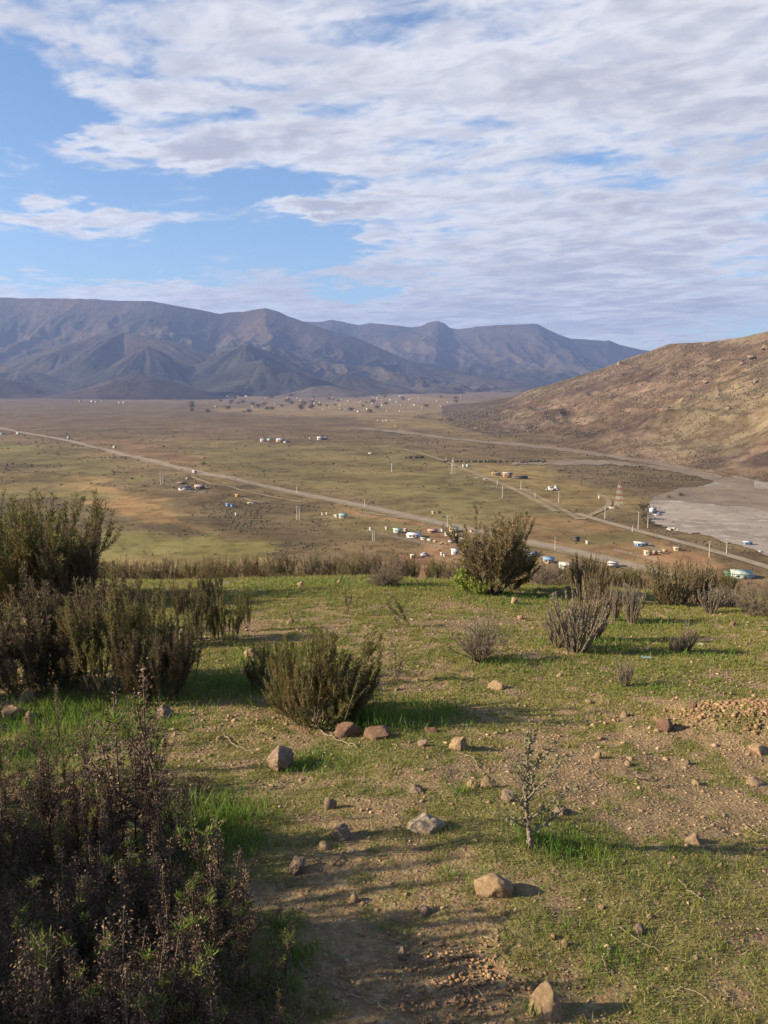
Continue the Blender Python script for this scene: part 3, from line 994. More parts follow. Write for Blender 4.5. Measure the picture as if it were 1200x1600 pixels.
def tufts(name, n, y0, y1, blade, mat, per, thr, tall=None):
    x, y = scatter(n, y0, y1, bias=1.0)
    gmk = green_mask(x, y)
    keep = rng.random(n) < sstep(gmk, thr - 0.22, thr + 0.30)
    x, y, gmk = x[keep], y[keep], gmk[keep]
    k = per
    bx = np.repeat(x, k) + rng.normal(size=len(x) * k) * 0.011 * (1 + 0.10 * np.repeat(y, k))
    by = np.repeat(y, k) + rng.normal(size=len(x) * k) * 0.011 * (1 + 0.10 * np.repeat(y, k))
    s = np.repeat(0.55 + 0.9 * rng.random(len(x)), k) * (0.6 + 0.8 * rng.random(len(bx)))
    far = np.clip(by / 5.0, 0.8, 2.6)
    L = blade * s * np.clip(by / 6.0, 1, 1.5)
    W = 0.0035 * far * (0.7 + 0.6 * rng.random(len(bx)))
    Dv = rng.normal(size=(len(bx), 3)) * 0.65
    Dv[:, 2] = 0.55 + 0.5 * rng.random(len(bx))
    Pp = np.stack([bx, by, slope_z(bx, by) - 0.004], 1)
    ge = Geo()
    ge.leaves(Pp, Dv, L, W, rng)
    return tag(link(name, ge.mesh(name, mat)), kind='stuff')


tufts('short_grass', 62000, 1.25, 15.5, 0.026, M['grass'], 9, 0.46)
# prostrate small leaves that give the moss like film
x, y = scatter(230000, 1.25, 12)
kp = rng.random(len(x)) < sstep(green_mask(x, y), 0.30, 0.75)
x, y = x[kp], y[kp]
ge = Geo()
Dv = rng.normal(size=(len(x), 3))
Dv[:, 2] = 0.15 + 0.25 * rng.random(len(x))
ge.leaves(np.stack([x, y, slope_z(x, y) + 0.001], 1), Dv, 0.007 * np.clip(y / 2.5, 1, 3) * (0.6 + rng.random(len(x))), 0.0055 * np.clip(y / 2.5, 1, 3), rng)
tag(link('ground_cover', ge.mesh('ground_cover', M['grass'])), kind='stuff')

# long lush grass in the shelter of the shrubs and stones
LUSH = [(620, 1125, 0.36, 500, 0.09), (560, 1128, 0.25, 350, 0.09), (690, 1110, 0.3, 220, 0.06), (330, 1285, 0.22, 900, 0.085), (300, 1330, 0.18, 500, 0.09), (380, 1320, 0.12, 200, 0.06),
        (330, 1085, 0.4, 500, 0.08), (380, 1060, 0.5, 500, 0.07), (420, 1030, 0.4, 300, 0.07), (480, 1185, 0.12, 120, 0.05), (520, 1195, 0.2, 160, 0.04), (460, 1200, 0.10, 160, 0.05), (720, 1240, 0.08, 60, 0.045),
        (880, 1325, 0.17, 420, 0.05), (840, 1315, 0.10, 160, 0.05), (930, 1330, 0.12, 140, 0.04), (420, 915, 1.3, 400, 0.06), (520, 912, 1.3, 400, 0.06), (660, 918, 0.9, 260, 0.07), (840, 935, 0.7, 260, 0.07), (790, 945, 0.6, 160, 0.06),
        (940, 1012, 0.5, 320, 0.07), (1000, 975, 0.8, 260, 0.07), (1100, 1030, 0.6, 240, 0.06), (790, 1040, 0.4, 220, 0.07), (1010, 1078, 0.3, 90, 0.05), (1150, 930, 1.2, 340, 0.07),
        (60, 1130, 0.5, 700, 0.08), (130, 1110, 0.4, 450, 0.08), (30, 1180, 0.4, 450, 0.07), (180, 1150, 0.4, 350, 0.07), (250, 1130, 0.35, 300, 0.06), (1010, 1375, 0.16, 120, 0.035), (970, 1490, 0.16, 150, 0.035),
        (1120, 1340, 0.15, 120, 0.035), (860, 1450, 0.13, 110, 0.03), (560, 1380, 0.08, 60, 0.035), (745, 1375, 0.06, 50, 0.04), (700, 1370, 0.05, 40, 0.04), (440, 1560, 0.10, 160, 0.05), (470, 1500, 0.08, 130, 0.045),
        (440, 1455, 0.06, 90, 0.05), (400, 1540, 0.12, 150, 0.05), (830, 1585, 0.07, 60, 0.04), (1190, 1520, 0.15, 80, 0.03), (1090, 1420, 0.12, 60, 0.03)]
ge = Geo()
for (px, py, r_, n_, L_) in LUSH:
    q = slope_hit(px, py)
    n_ = int(n_ * 1.5)
    bx, by = q.x + rng.normal(size=n_) * r_ * 0.55, q.y + rng.normal(size=n_) * r_ * 0.5
    Dv = rng.normal(size=(n_, 3)) * 0.30
    Dv[:, 2] = 1.0
    L = L_ * (0.45 + 0.8 * rng.random(n_)) * (0.6 + 0.8 * vnoise(bx / 0.07, by / 0.07, 9))
    far = np.clip(q.y / 4.0, 0.8, 3)
    P0 = np.stack([bx, by, slope_z(bx, by) - 0.004], 1)
    Dn = Dv / np.linalg.norm(Dv, axis=1)[:, None]
    ge.leaves(P0, Dn, L, 0.0042 * far, rng, diamond=True, bend=0.12)
tag(link('long_grass', ge.mesh('long_grass', M['lush'])), kind='stuff')


def blobs(x, y, z, s, rng, flat=0.6):
    """irregular eight sided stones, merged"""
    n = len(x)
    base = np.array([[1, 0, 0], [0, 1, 0], [-1, 0, 0], [0, -1, 0], [0, 0, 1], [0, 0, -1]], float)
    V = base[None] * (0.55 + 0.75 * rng.random((n, 6, 1)))
    V = V + rng.normal(size=V.shape) * 0.16
    th = rng.random(n) * 6.283
    c, sn = np.cos(th), np.sin(th)
    V = np.stack([V[..., 0] * c[:, None] - V[..., 1] * sn[:, None], V[..., 0] * sn[:, None] + V[..., 1] * c[:, None], V[..., 2] * flat], -1)
    V = V * s[:, None, None] + np.stack([x, y, z], 1)[:, None]
    f = np.array([[0, 1, 4], [1, 2, 4], [2, 3, 4], [3, 0, 4], [1, 0, 5], [2, 1, 5], [3, 2, 5], [0, 3, 5]])
    F = (np.arange(n)[:, None, None] * 6 + f[None]).reshape(-1, 3)
    return V.reshape(-1, 3), F


x, y = scatter(85000, 1.25, 14)
kp = rng.random(len(x)) < 0.42 + 0.58 * (1 - sstep(green_mask(x, y), 0.25, 0.75))
x, y = x[kp], y[kp]
s_ = 0.0032 + 0.0035 * rng.random(len(x)) ** 2 + 0.011 * rng.random(len(x)) ** 22
s_ = s_ * np.clip(y / 3.2, 0.9, 1.5)
V, F = blobs(x, y, slope_z(x, y) + s_ * 0.15, s_, rng)
tag(link('gravel', make_mesh('gravel', V, F, M['pebble'])), kind='stuff')
# heap of dug clods at the right edge
n_ = 11000
x = HEAP[0] + 0.12 + rng.standard_t(3, size=n_) * 0.20
y = HEAP[1] + rng.standard_t(3, size=n_) * 0.12
s_ = 0.0035 + 0.021 * rng.random(n_) ** 9
V, F = blobs(x, y, slope_z(x, y, False) + s_ * 0.3, s_, rng, 0.8)
tag(link('soil_heap', make_mesh('soil_heap', V, F, M['clod'])), 'loose heap of reddish brown dug soil clods at the right edge of the slope', 'soil heap', kind='stuff')
n_ = 1700
qq = slope_hit(750, 950)
qb = slope_hit(700, 1535)
bb = rng.random(n_) < 0.55
x = np.where(bb, qb.x + rng.normal(size=n_) * 0.16, qq.x + rng.normal(size=n_) * 0.9)
y = np.where(bb, qb.y + rng.normal(size=n_) * 0.11, qq.y + rng.normal(size=n_) * 0.5)
s_ = np.where(bb, 0.6, 1.0) * (0.006 + 0.014 * rng.random(n_) ** 4)
V, F = blobs(x, y, slope_z(x, y, False) + s_ * 0.3, s_, rng, 0.7)
tag(link('scattered_clods', make_mesh('scattered_clods', V, F, M['clod'])), kind='stuff')


# ------------------------------------------------------------------ stones
def rock_mesh(seed, mat, sub=4, flat=0.7, rough=1.0):
    r_ = np.random.default_rng(seed)
    bm = bmesh.new()
    bmesh.ops.create_icosphere(bm, subdivisions=sub, radius=1.0)
    V = np.array([v.co[:] for v in bm.verts])
    F = np.array([[v.index for v in f.verts] for f in bm.faces])
    bm.free()
    for _ in range(17):
        nrm = r_.normal(size=3)
        nrm /= np.linalg.norm(nrm)
        d = 0.42 + 0.36 * r_.random()
        ex = np.maximum(V @ nrm - d, 0)
        V = V - ex[:, None] * nrm[None] * 0.93
    o_ = seed * 3.7
    disp = (fbm(V[:, 0] * 2 + o_, V[:, 1] * 2 + V[:, 2] * 1.7, 4, seed) - 0.5) * 0.10 + (ridged(V[:, 0] * 4 + V[:, 2] * 3, V[:, 1] * 4 + o_, 3, seed + 3) - 0.6) * 0.17 * rough + (ridged(V[:, 0] * 9 - V[:, 2] * 7, V[:, 1] * 9 + V[:, 2] * 5, 2, seed + 8) - 0.6) * 0.05
    N = V / (np.linalg.norm(V, axis=1)[:, None] + 1e-6)
    V = V + N * disp[:, None]
    V = V * np.array([1.0, 0.75 + 0.2 * r_.random(), flat])
    V[:, :2] /= max(V[:, 0].max() - V[:, 0].min(), 1e-3)
    V[:, 2] -= V[:, 2].min()
    V[:, 2] /= V[:, 2].max()
    return make_mesh('rock', V, F, mat, False)


ROCKS = [  # px, py (bottom), width px, height px, material, sink, label
    (437, 1204, 50, 46, 'rock_pink', 0.15, 'rough pinkish block shaped stone in the grass left of centre, tallest stone of the slope'),
    (768, 1403, 66, 44, 'rock_tan', 0.2, 'two faced tan stone with a pale left side lying alone on the lower middle slope'),
    (852, 1592, 56, 58, 'rock_tan', 0.15, 'pointed yellowish tan stone at the bottom edge of the slope'),
    (538, 1152, 50, 30, 'rock_red', 0.2, 'brown red stone half shaded right under the green shrub'),
    (592, 1155, 48, 22, 'rock_red', 0.25, 'low dark reddish stone in the shade beside the long grass'),
    (717, 1172, 34, 26, 'rock_tan', 0.2, 'small rounded tan stone just past the shade of the green shrub'),
    (676, 1146, 28, 12, 'rock_red', 0.3, 'flat reddish stone at the end of the green shrub shade'),
    (662, 1167, 20, 13, 'rock_pink', 0.2, 'small pinkish stone left of the rounded tan stone'),
    (1043, 1142, 32, 24, 'rock_red', 0.2, 'orange brown stone with a pale top near the heap of dug soil'),
    (776, 1078, 32, 17, 'rock_tan', 0.25, 'flattish sandy stone beneath the bare twiggy bush'),
    (804, 945, 15, 14, 'rock_tan', 0.1, 'small sandy round stone at the right foot of the tall green bush'),
    (880, 1274, 32, 14, 'rock_pink', 0.2, 'flat pinkish stone right of the small succulent plant'),
    (650, 1240, 26, 16, 'rock_pink', 0.2, 'small pink tan stone standing in short grass in the middle of the slope'),
    (762, 1232, 32, 22, 'rock_tan', 0.35, 'crumbling tan stone left of the small succulent plant'),
    (738, 1232, 26, 12, 'rock_tan', 0.35, 'low crumbly stone touching the crumbling tan stone on its left'),
    (794, 1252, 28, 18, 'rock_pink', 0.3, 'brownish pink stone close behind the small succulent plant'),
    (668, 1304, 76, 30, 'rock_lichen', 0.35, 'wide flat grey stone with yellow lichen sunk in the ground'),
    (538, 1312, 34, 24, 'rock_pink', 0.2, 'knobbly pink stone in the striped shade'),
    (504, 1326, 24, 14, 'rock_tan', 0.2, 'small smooth tan stone left of the knobbly pink stone'),
    (514, 1265, 22, 24, 'rock_pink', 0.2, 'upright little pink stone at the edge of the first dark shade stripe'),
    (464, 1366, 32, 24, 'rock_pink', 0.2, 'pale pinkish stone with an uneven top near the dark stalks'),
    (552, 1412, 16, 16, 'rock_tan', 0.2, 'tiny rounded stone in the brown shaded soil'),
    (663, 1432, 22, 14, 'rock_pink', 0.3, 'small low stone sunk in the shaded soil under the two faced tan stone'),
    (628, 1502, 18, 22, 'rock_pink', 0.2, 'small upright pale stone on the bare gravel near the bottom'),
    (935, 1186, 15, 14, 'rock_tan', 0.2, 'small sandy stone on the bare middle right soil'),
    (1188, 1176, 34, 13, 'rock_tan', 0.35, 'flat pale slab at the right edge below the soil heap'),
    (982, 1198, 16, 9, 'rock_tan', 0.3, 'little flat stone right of the small sandy stone'),
    (1074, 1196, 22, 8, 'rock_pink', 0.3, 'thin flat stone lying on the soil left of the pale slab'),
    (1090, 1227, 16, 9, 'rock_tan', 0.3, 'little tan stone at the right of the bare soil'),
    (1190, 1228, 40, 9, 'rock_tan', 0.4, 'low pinkish crust stone at the right edge'),
    (1090, 1320, 36, 14, 'rock_tan', 0.4, 'flat tan stone beside the long thin shadow on the right'),
    (1085, 1106, 14, 10, 'rock_red', 0.2, 'small reddish stone left of the heap of dug soil'),
    (977, 1120, 18, 10, 'rock_tan', 0.3, 'pale stone in the green grass left of the orange brown stone'),
    (883, 1480, 12, 12, 'rock_tan', 0.2, 'small brown stone in the grass near the bottom right'),
    (1048, 1355, 10, 8, 'rock_tan', 0.2, 'tiny pale stone below the long thin shadow'),
    (1127, 1356, 11, 9, 'rock_tan', 0.2, 'tiny tan stone right of the tiny pale stone'),
    (1015, 1437, 10, 9, 'rock_tan', 0.2, 'tiny tan stone between the two dry stalks on the right'),
    (1000, 1460, 20, 14, 'rock_pink', 0.3, 'small pinkish lump just above the long curved straw'),
    (940, 1422, 12, 8, 'rock_tan', 0.3, 'tiny pale stone in the lower right grass'),
    (37, 1105, 26, 32, 'rock_tan', 0.2, 'upright pale stone behind the split brown stone at the left edge'),
    (18, 1126, 34, 24, 'rock_tan', 0.2, 'split brown stone at the left edge with a dark face'),
    (42, 1130, 28, 22, 'rock_tan', 0.25, 'rounded pale stone right of the split brown stone at the left edge'),
    (255, 1122, 34, 26, 'rock_pink', 0.2, 'pinkish stone behind the seed stalks at the left'),
    (288, 1000, 30, 22, 'rock_pink', 0.2, 'pink stone showing between two dark shrubs'),
    (395, 1033, 40, 22, 'rock_tan', 0.2, 'yellowish tan stone at the left of the green shrub'),
    (155, 1298, 54, 34, 'rock_white', 0.15, 'white weathered stone in the gap between the dark stalks'),
    (342, 1157, 12, 8, 'rock_tan', 0.2, 'tiny pale stone in the grass left of the block shaped stone'),
    (452, 976, 16, 12, 'rock_tan', 0.2, 'small tan stone in the grass in front of the far crest'),
    (470, 917, 14, 11, 'rock_tan', 0.2, 'small pale stone on the crest of the slope'),
    (530, 911, 12, 8, 'rock_tan', 0.2, 'small yellowish stone on the green crest'),
    (888, 922, 12, 8, 'rock_tan', 0.1, 'yellowish stone on the crest right of the tall green bush'),
    (814, 968, 14, 8, 'rock_tan', 0.2, 'small orange tan stone on the red soil below the tall green bush'),
    (920, 1100, 12, 8, 'rock_tan', 0.2, 'tiny tan stone on the green slope below the grey stemmed clump'),
    (875, 1058, 12, 8, 'rock_tan', 0.2, 'tiny tan stone below the big grey stemmed clump'),
    (1146, 978, 12, 8, 'rock_red', 0.2, 'tiny reddish stone on the upper right slope'),
    (1157, 932, 14, 7, 'rock_tan', 0.2, 'small sandy stone in the grass among the farthest right shrubs'),
    (590, 962, 9, 6, 'rock_pink', 0.2, 'tiny pink stone left of the leaning dead plant'),
    (1098, 1010, 16, 6, 'rock_white', 0.3, 'pale flat stone right of the small grey dead clump'),
    (700, 1505, 12, 10, 'rock_tan', 0.3, 'small clod like stone in the middle of the bare gravel'),
    (675, 1525, 16, 12, 'rock_tan', 0.3, 'small tan stone on the bare gravel below the upright pale stone'),
]
for i, (px, py, wpx, hpx_, mt, sink, lab) in enumerate(ROCKS):
    q = slope_hit(px, py)
    dist = math.sqrt(q.x ** 2 + q.y ** 2 + (EYE - q.z) ** 2)
    sink = sink + 0.2
    W = wpx / FPX * dist * 0.84
    H_ = hpx_ / FPX * dist * 0.78 / (1 - sink)
    me = rock_mesh(100 + i, M[mt], 4 if wpx > 24 else 2, 0.8, 1.6 if mt == 'rock_pink' else 0.9)
    o = link('stone', me, None, (q.x, q.y + W * 0.25, slope_z(q.x, q.y + W * 0.25) - sink * H_), random.uniform(-0.5, 0.5), (W, W, H_))
    tag(o, lab, 'stone', 'stones lying on the slope')


# ------------------------------------------------------------------ shrub generator
def bend_path(p0, d0, L, n, curve, wob, r_):
    """a branch that starts along d0 and turns towards the sky"""
    p = [np.array(p0, float)]
    d = np.array(d0, float)
    for i in range(n - 1):
        d = d + np.array([0, 0, curve / n]) + r_.normal(size=3) * wob / n
        d /= np.linalg.norm(d)
        p.append(p[-1] + d * L / (n - 1))
    return np.array(p)


def along(path, n, r_, t0=0.0, t1=1.0):
    k = len(path) - 1
    t = (t0 + (t1 - t0) * r_.random(n)) * k
    i = np.minimum(t.astype(int), k - 1)
    f = (t - i)[:, None]
    P_ = path[i] * (1 - f) + path[i + 1] * f
    T_ = path[i + 1] - path[i]
    return P_, T_ / (np.linalg.norm(T_, axis=1)[:, None] + 1e-9)


def gen_shrub(seed, H, n_main, tilt, n_sub, stem_r, leaf_m, leaf_L, leaf_W, club, leaf_from=0.3, curve=0.8, wob=0.5, up=0.75,
              base_r=0.12, sides=3, sub_L=0.45, diamond=False, twig=0, sub_off=0.55):
    """all sizes for a plant one H high; returns stems and leaves"""
    r_ = np.random.default_rng(seed)
    st, lf = Geo(), Geo()
    paths = []
    for i in range(n_main):
        a = r_.random() * 6.283
        th = tilt * math.sqrt(r_.random())
        d0 = np.array([math.cos(a) * math.sin(th), math.sin(a) * math.sin(th), math.cos(th)])
        L = H * (0.55 + 0.52 * r_.random()) * (1.0 - 0.10 * th)
        rb = base_r * H * math.sqrt(r_.random())
        p0 = np.array([math.cos(a) * rb, math.sin(a) * rb, -0.02 * H])
        path = bend_path(p0, d0, L, 8, curve, wob, r_)
        paths.append((path, stem_r, 0))
        for j in range(r_.poisson(n_sub)):
            ts = 0.25 + 0.6 * r_.random()
            k = int(ts * 7)
            pd = path[k + 1] - path[k]
            pd /= np.linalg.norm(pd)
            d1 = pd + r_.normal(size=3) * sub_off
            d1[2] = abs(d1[2]) * 0.8 + 0.15
            d1 /= np.linalg.norm(d1)
            Ls = L * sub_L * (0.6 + 0.6 * r_.random()) * (1.15 - ts * 0.6)
            sp = bend_path(path[k], d1, Ls, 6, curve * 1.1, wob, r_)
            paths.append((sp, stem_r * 0.6, 1))
            for q in range(twig):
                k2 = r_.integers(1, 5)
                d2 = (sp[k2] - sp[k2 - 1])
                d2 = d2 / np.linalg.norm(d2) + r_.normal(size=3) * 0.8
                d2 /= np.linalg.norm(d2)
                paths.append((bend_path(sp[k2], d2, Ls * 0.5, 4, 0.3, wob, r_), stem_r * 0.35, 2))
    for path, rad, lv in paths:
        n = len(path)
        st.tube(path, np.linspace(rad, rad * 0.45, n), sides if lv < 2 else 3, cap=False)
        L = np.linalg.norm(np.diff(path, axis=0), axis=1).sum()
        t0 = leaf_from if lv == 0 else leaf_from * 0.4
        n_l = int(leaf_m * L * (1 - t0) * (0.7 + 0.6 * r_.random()))
        if n_l:
            P_, T_ = along(path, n_l, r_, t0, 1.0)
            rv = r_.normal(size=(n_l, 3))
            rv -= (rv * T_).sum(1)[:, None] * T_
            rv /= np.linalg.norm(rv, axis=1)[:, None] + 1e-9
            P_ = P_ + rv * club * r_.random((n_l, 1)) * 0.6
            Dv = T_ * up + rv * (1 - up) * 1.6 + r_.normal(size=(n_l, 3)) * 0.15
            lf.leaves(P_, Dv, leaf_L * (0.6 + 0.8 * r_.random(n_l)), leaf_W * (0.7 + 0.6 * r_.random(n_l)), r_, diamond, 0.1)
    return st, lf


def variants(kind, n, stem_mat, leaf_mats, leaf_name='foliage', **kw):
    out = []
    for i in range(n):
        st, lf = gen_shrub(hash_seed(kind) + i, **kw)
        out.append([('stems', st.mesh('stems', M[stem_mat])), (leaf_name, lf.mesh(leaf_name, M[leaf_mats[i % len(leaf_mats)]]))])
    return out


def hash_seed(s):
    return sum(ord(c) * (i + 7) for i, c in enumerate(s))


dark_shrub = variants('dark', 3, 'bark', ['leaf_green', 'leaf_brown', 'leaf_brown'], H=1.0, n_main=44, tilt=0.8, n_sub=4.6, stem_r=0.007, leaf_m=460, leaf_L=0.027, leaf_W=0.0085,
                      club=0.036, leaf_from=0.12, curve=1.3, wob=0.8, up=0.62, base_r=0.34, sub_L=0.42)
green_shrub = variants('green', 2, 'twig', ['leaf_green', 'leaf_green'], H=1.0, n_main=24, tilt=1.25, n_sub=4.5, stem_r=0.009, leaf_m=520, leaf_L=0.028, leaf_W=0.008,
                       club=0.036, leaf_from=0.28, curve=0.9, wob=0.55, up=0.7, base_r=0.13, sub_L=0.40, sides=4)
olive_bush = variants('olive', 2, 'bark', ['leaf_olive', 'leaf_green'], H=1.0, n_main=44, tilt=0.8, n_sub=5.0, stem_r=0.008, leaf_m=420, leaf_L=0.028, leaf_W=0.009,
                      club=0.032, leaf_from=0.35, curve=0.7, wob=0.5, up=0.7, base_r=0.08, sub_L=0.42)
finger_clump = variants('finger', 3, 'bark_grey', ['leaf_grey', 'leaf_grey', 'leaf_olive'], 'leaf_stubble', H=1.0, n_main=34, tilt=0.80, n_sub=2.2, stem_r=0.0145, leaf_m=210, leaf_L=0.026, leaf_W=0.011,
                        club=0.022, leaf_from=0.12, curve=1.25, wob=0.45, up=0.75, base_r=0.12, sides=4, sub_L=0.45)
brown_clump = variants('brown', 2, 'bark_grey', ['leaf_olive', 'leaf_olive'], 'leaf_stubble', H=1.0, n_main=60, tilt=0.80, n_sub=2.6, stem_r=0.011, leaf_m=230, leaf_L=0.028, leaf_W=0.011,
                       club=0.025, leaf_from=0.15, curve=1.15, wob=0.4, up=0.78, base_r=0.22, sides=3, sub_L=0.4)
twig_bush = variants('twig', 2, 'bark_grey', ['leaf_grey', 'leaf_olive'], 'dry_leaves', H=1.0, n_main=46, tilt=1.1, n_sub=5.0, stem_r=0.010, leaf_m=30, leaf_L=0.022, leaf_W=0.009,
                     club=0.01, leaf_from=0.3, curve=0.5, wob=0.9, up=0.6, base_r=0.07, sides=3, sub_L=0.5, twig=2)
sparse_scrub = variants('scrub', 4, 'bark_grey', ['leaf_brown', 'leaf_brown', 'leaf_olive', 'leaf_green'], H=1.0, n_main=24, tilt=0.6, n_sub=3.0, stem_r=0.007, leaf_m=160, leaf_L=0.036, leaf_W=0.012,
                        club=0.04, leaf_from=0.25, curve=0.9, wob=0.6, up=0.7, base_r=0.25, sub_L=0.42)


spike_shrub = variants('spike', 4, 'bark', ['leaf_brown', 'leaf_green', 'leaf_brown', 'leaf_green'], H=1.0, n_main=20, tilt=0.62, n_sub=3.6, stem_r=0.008, leaf_m=430, leaf_L=0.030, leaf_W=0.009,
                       club=0.030, leaf_from=0.25, curve=1.5, wob=0.6, up=0.62, base_r=0.30, sub_L=0.5)


def put(kind, px, py, hpx_, label, cat='shrub', group=None, name='shrub', wide=1.0, Y=None, v=None, rot=None, tilt=None):
    q = at_xy(px, Y) if Y else slope_hit(px, py)
    dist = math.sqrt(q.x ** 2 + q.y ** 2 + (EYE - q.z) ** 2)
    H_ = hpx_ / FPX * dist * 1.02
    vv = kind[(v if v is not None else random.randrange(len(kind))) % len(kind)]
    return thing(name, vv, q, random.uniform(0, 6.28) if rot is None else rot, (H_ * wide, H_ * wide, H_), label, cat, group, tilt)


GL = 'dark shrubs at the left of the slope'
put(dark_shrub, 40, 1000, 165, 'tall round dark shrub with upright tips at the left edge, highest of the left thicket', group=GL, wide=1.0, v=0, Y=10.2)
put(dark_shrub, 5, 1000, 155, 'dark shrub cut by the left edge behind the tallest left shrub', group=GL, wide=0.9, v=0, Y=10.6)
put(dark_shrub, 92, 1000, 125, 'dark shrub leaning right beside the tallest left shrub', group=GL, wide=0.7, v=1, Y=10.0)
left = [
    (10, 1070, 170, 1.0, 1, 'brown shrub cut by the left edge below the tallest shrub'),
    (70, 1075, 175, 1.0, 2, 'brown and green shrub in the middle of the left thicket'),
    (130, 1065, 175, 0.9, 1, 'purplish brown shrub right of the middle left thicket'),
    (185, 1085, 190, 0.95, 2, 'tall brown shrub in front of the thicket with green tips showing through'),
    (240, 1095, 200, 0.9, 1, 'darkest shrub of the left thicket that throws the large shade'),
    (272, 1070, 165, 0.8, 2, 'brown shrub at the right end of the dark left thicket'),
    (215, 1010, 130, 0.9, 0, 'green tipped shrub behind the darkest shrub'),
    (160, 985, 110, 1.0, 2, 'low brown shrub behind the left thicket'),
    (320, 1000, 100, 0.8, 2, 'loose brown shrub with separate upright stems behind the pink stone'),
    (352, 1002, 95, 0.9, 0, 'green shrub with upright stems just right of the loose brown shrub'),
    (290, 960, 75, 1.0, 1, 'small brown shrub near the crest behind the thicket'),
    (383, 985, 80, 0.45, 2, 'thin dark shrub standing at the right end of the upright stems'),
    (330, 945, 60, 1.0, 2, 'low reddish brown shrub on the crest at the left'),
]
for k_, (px, py, hp, wd_, v, lab) in enumerate(left):
    put(spike_shrub if k_ % 3 != 1 else dark_shrub, px, py, hp * (0.98 if k_ % 3 != 1 else 0.78) * (0.9 if px > 150 else 1.0), lab, group=GL, wide=wd_ * (0.8 if px > 150 else 1.0), v=(k_ if k_ % 3 != 1 else v))
put(green_shrub, 498, 1132, 122, 'wide yellow green shrub with pale branches fanning out to the right in the middle', wide=1.05, v=0)
put(green_shrub, 455, 1115, 110, 'smaller green shrub merging with the left side of the wide middle shrub', wide=0.75, v=1)
put(spike_shrub, 520, 1125, 158, 'upright dark green plumes in the middle of the wide middle shrub', wide=0.8, v=1, tilt=(0.0, 0.22))
put(spike_shrub, 478, 1128, 148, 'yellow green plumes at the left front of the wide middle shrub', wide=0.7, v=3)
put(green_shrub, 545, 1110, 85, 'low leaning green shrub at the right side of the wide middle shrub', wide=0.8, v=1, tilt=(0.1, 0.5))
put(dark_shrub, 425, 1075, 75, 'low dark green shrub behind the yellow green one', wide=0.9, v=0)
put(olive_bush, 768, 928, 138, 'tall olive bush with a flat top standing in front of the farm compound', 'bush', name='bush', wide=1.0, v=0)
put(olive_bush, 800, 922, 78, 'low olive bush tucked against the right side of the tall olive bush', 'bush', name='bush', wide=1.0, v=1)
GF = 'grey stemmed clumps on the slope'
put(finger_clump, 900, 1018, 96, 'large clump of grey finger like stems in the right middle of the slope', 'succulent clump', GF, 'succulent_clump', 1.0, v=0)
put(finger_clump, 925, 1000, 104, 'tall brown tipped clump of stems standing just behind the large grey clump', 'succulent clump', GF, 'succulent_clump', 0.6, v=2)
put(finger_clump, 872, 1012, 66, 'low grey clump leaning left at the foot of the large grey clump', 'succulent clump', GF, 'succulent_clump', 0.9, v=1)
put(brown_clump, 1050, 945, 72, 'broad dense brown clump of upright stems before the tan earth patch', 'succulent clump', GF, 'succulent_clump', 1.05, v=0)
put(brown_clump, 1088, 943, 66, 'dense brown clump joined to the right of the broad brown clump', 'succulent clump', GF, 'succulent_clump', 0.9, v=1)
put(brown_clump, 915, 930, 66, 'brown green clump on the crest behind the large grey clump', 'succulent clump', GF, 'succulent_clump', 0.7, v=1)
put(brown_clump, 930, 945, 60, 'brown clump on the crest at the right of the brown green clump', 'succulent clump', GF, 'succulent_clump', 0.6, v=0)
put(finger_clump, 975, 1073, 46, 'small isolated grey clump below the large grey clump', 'succulent clump', GF, 'succulent_clump', 0.75, v=1)
put(finger_clump, 1070, 1018, 50, 'small dead grey clump leaning right on the right slope', 'succulent clump', GF, 'succulent_clump', 0.7, v=1, tilt=(0, 0.25))
put(finger_clump, 1052, 1020, 28, 'very small grey sprout left of the dead leaning clump', 'succulent clump', GF, 'succulent_clump', 0.7, v=0)
put(finger_clump, 960, 970, 60, 'slender clump of grey stems right behind the large grey clump', 'succulent clump', GF, 'succulent_clump', 0.45, v=0)
put(finger_clump, 987, 974, 70, 'open clump of thin grey stems next to the slender clump', 'succulent clump', GF, 'succulent_clump', 0.6, v=1)
put(finger_clump, 1110, 958, 44, 'pale grey clump in front of the dense brown clumps', 'succulent clump', GF, 'succulent_clump', 1.0, v=0)
put(twig_bush, 750, 1033, 84, 'bare twiggy bush with grey branches in the upper middle of the slope', 'bush', name='bush', wide=0.85, v=0)
put(twig_bush, 610, 914, 48, 'grey bare bush on the crest against the plain', 'bush', name='bush', wide=1.0, v=1)
put(twig_bush, 590, 916, 22, 'low dead bush left of the grey bare bush on the crest', 'bush', name='bush', wide=1.3, v=0)
put(twig_bush, 1180, 962, 50, 'pale twiggy bush at the right edge near the crest', 'bush', name='bush', wide=1.2, v=1)
put(twig_bush, 1140, 950, 36, 'pale twiggy bush just left of the one at the right edge', 'bush', name='bush', wide=1.2, v=0)
put(twig_bush, 850, 915, 42, 'pale twiggy bush on the crest right of the tall olive bush', 'bush', name='bush', wide=1.2, v=0)
put(twig_bush, 1060, 1018, 20, 'tiny twiggy bush behind the dead leaning clump', 'bush', name='bush', wide=1.0, v=1)

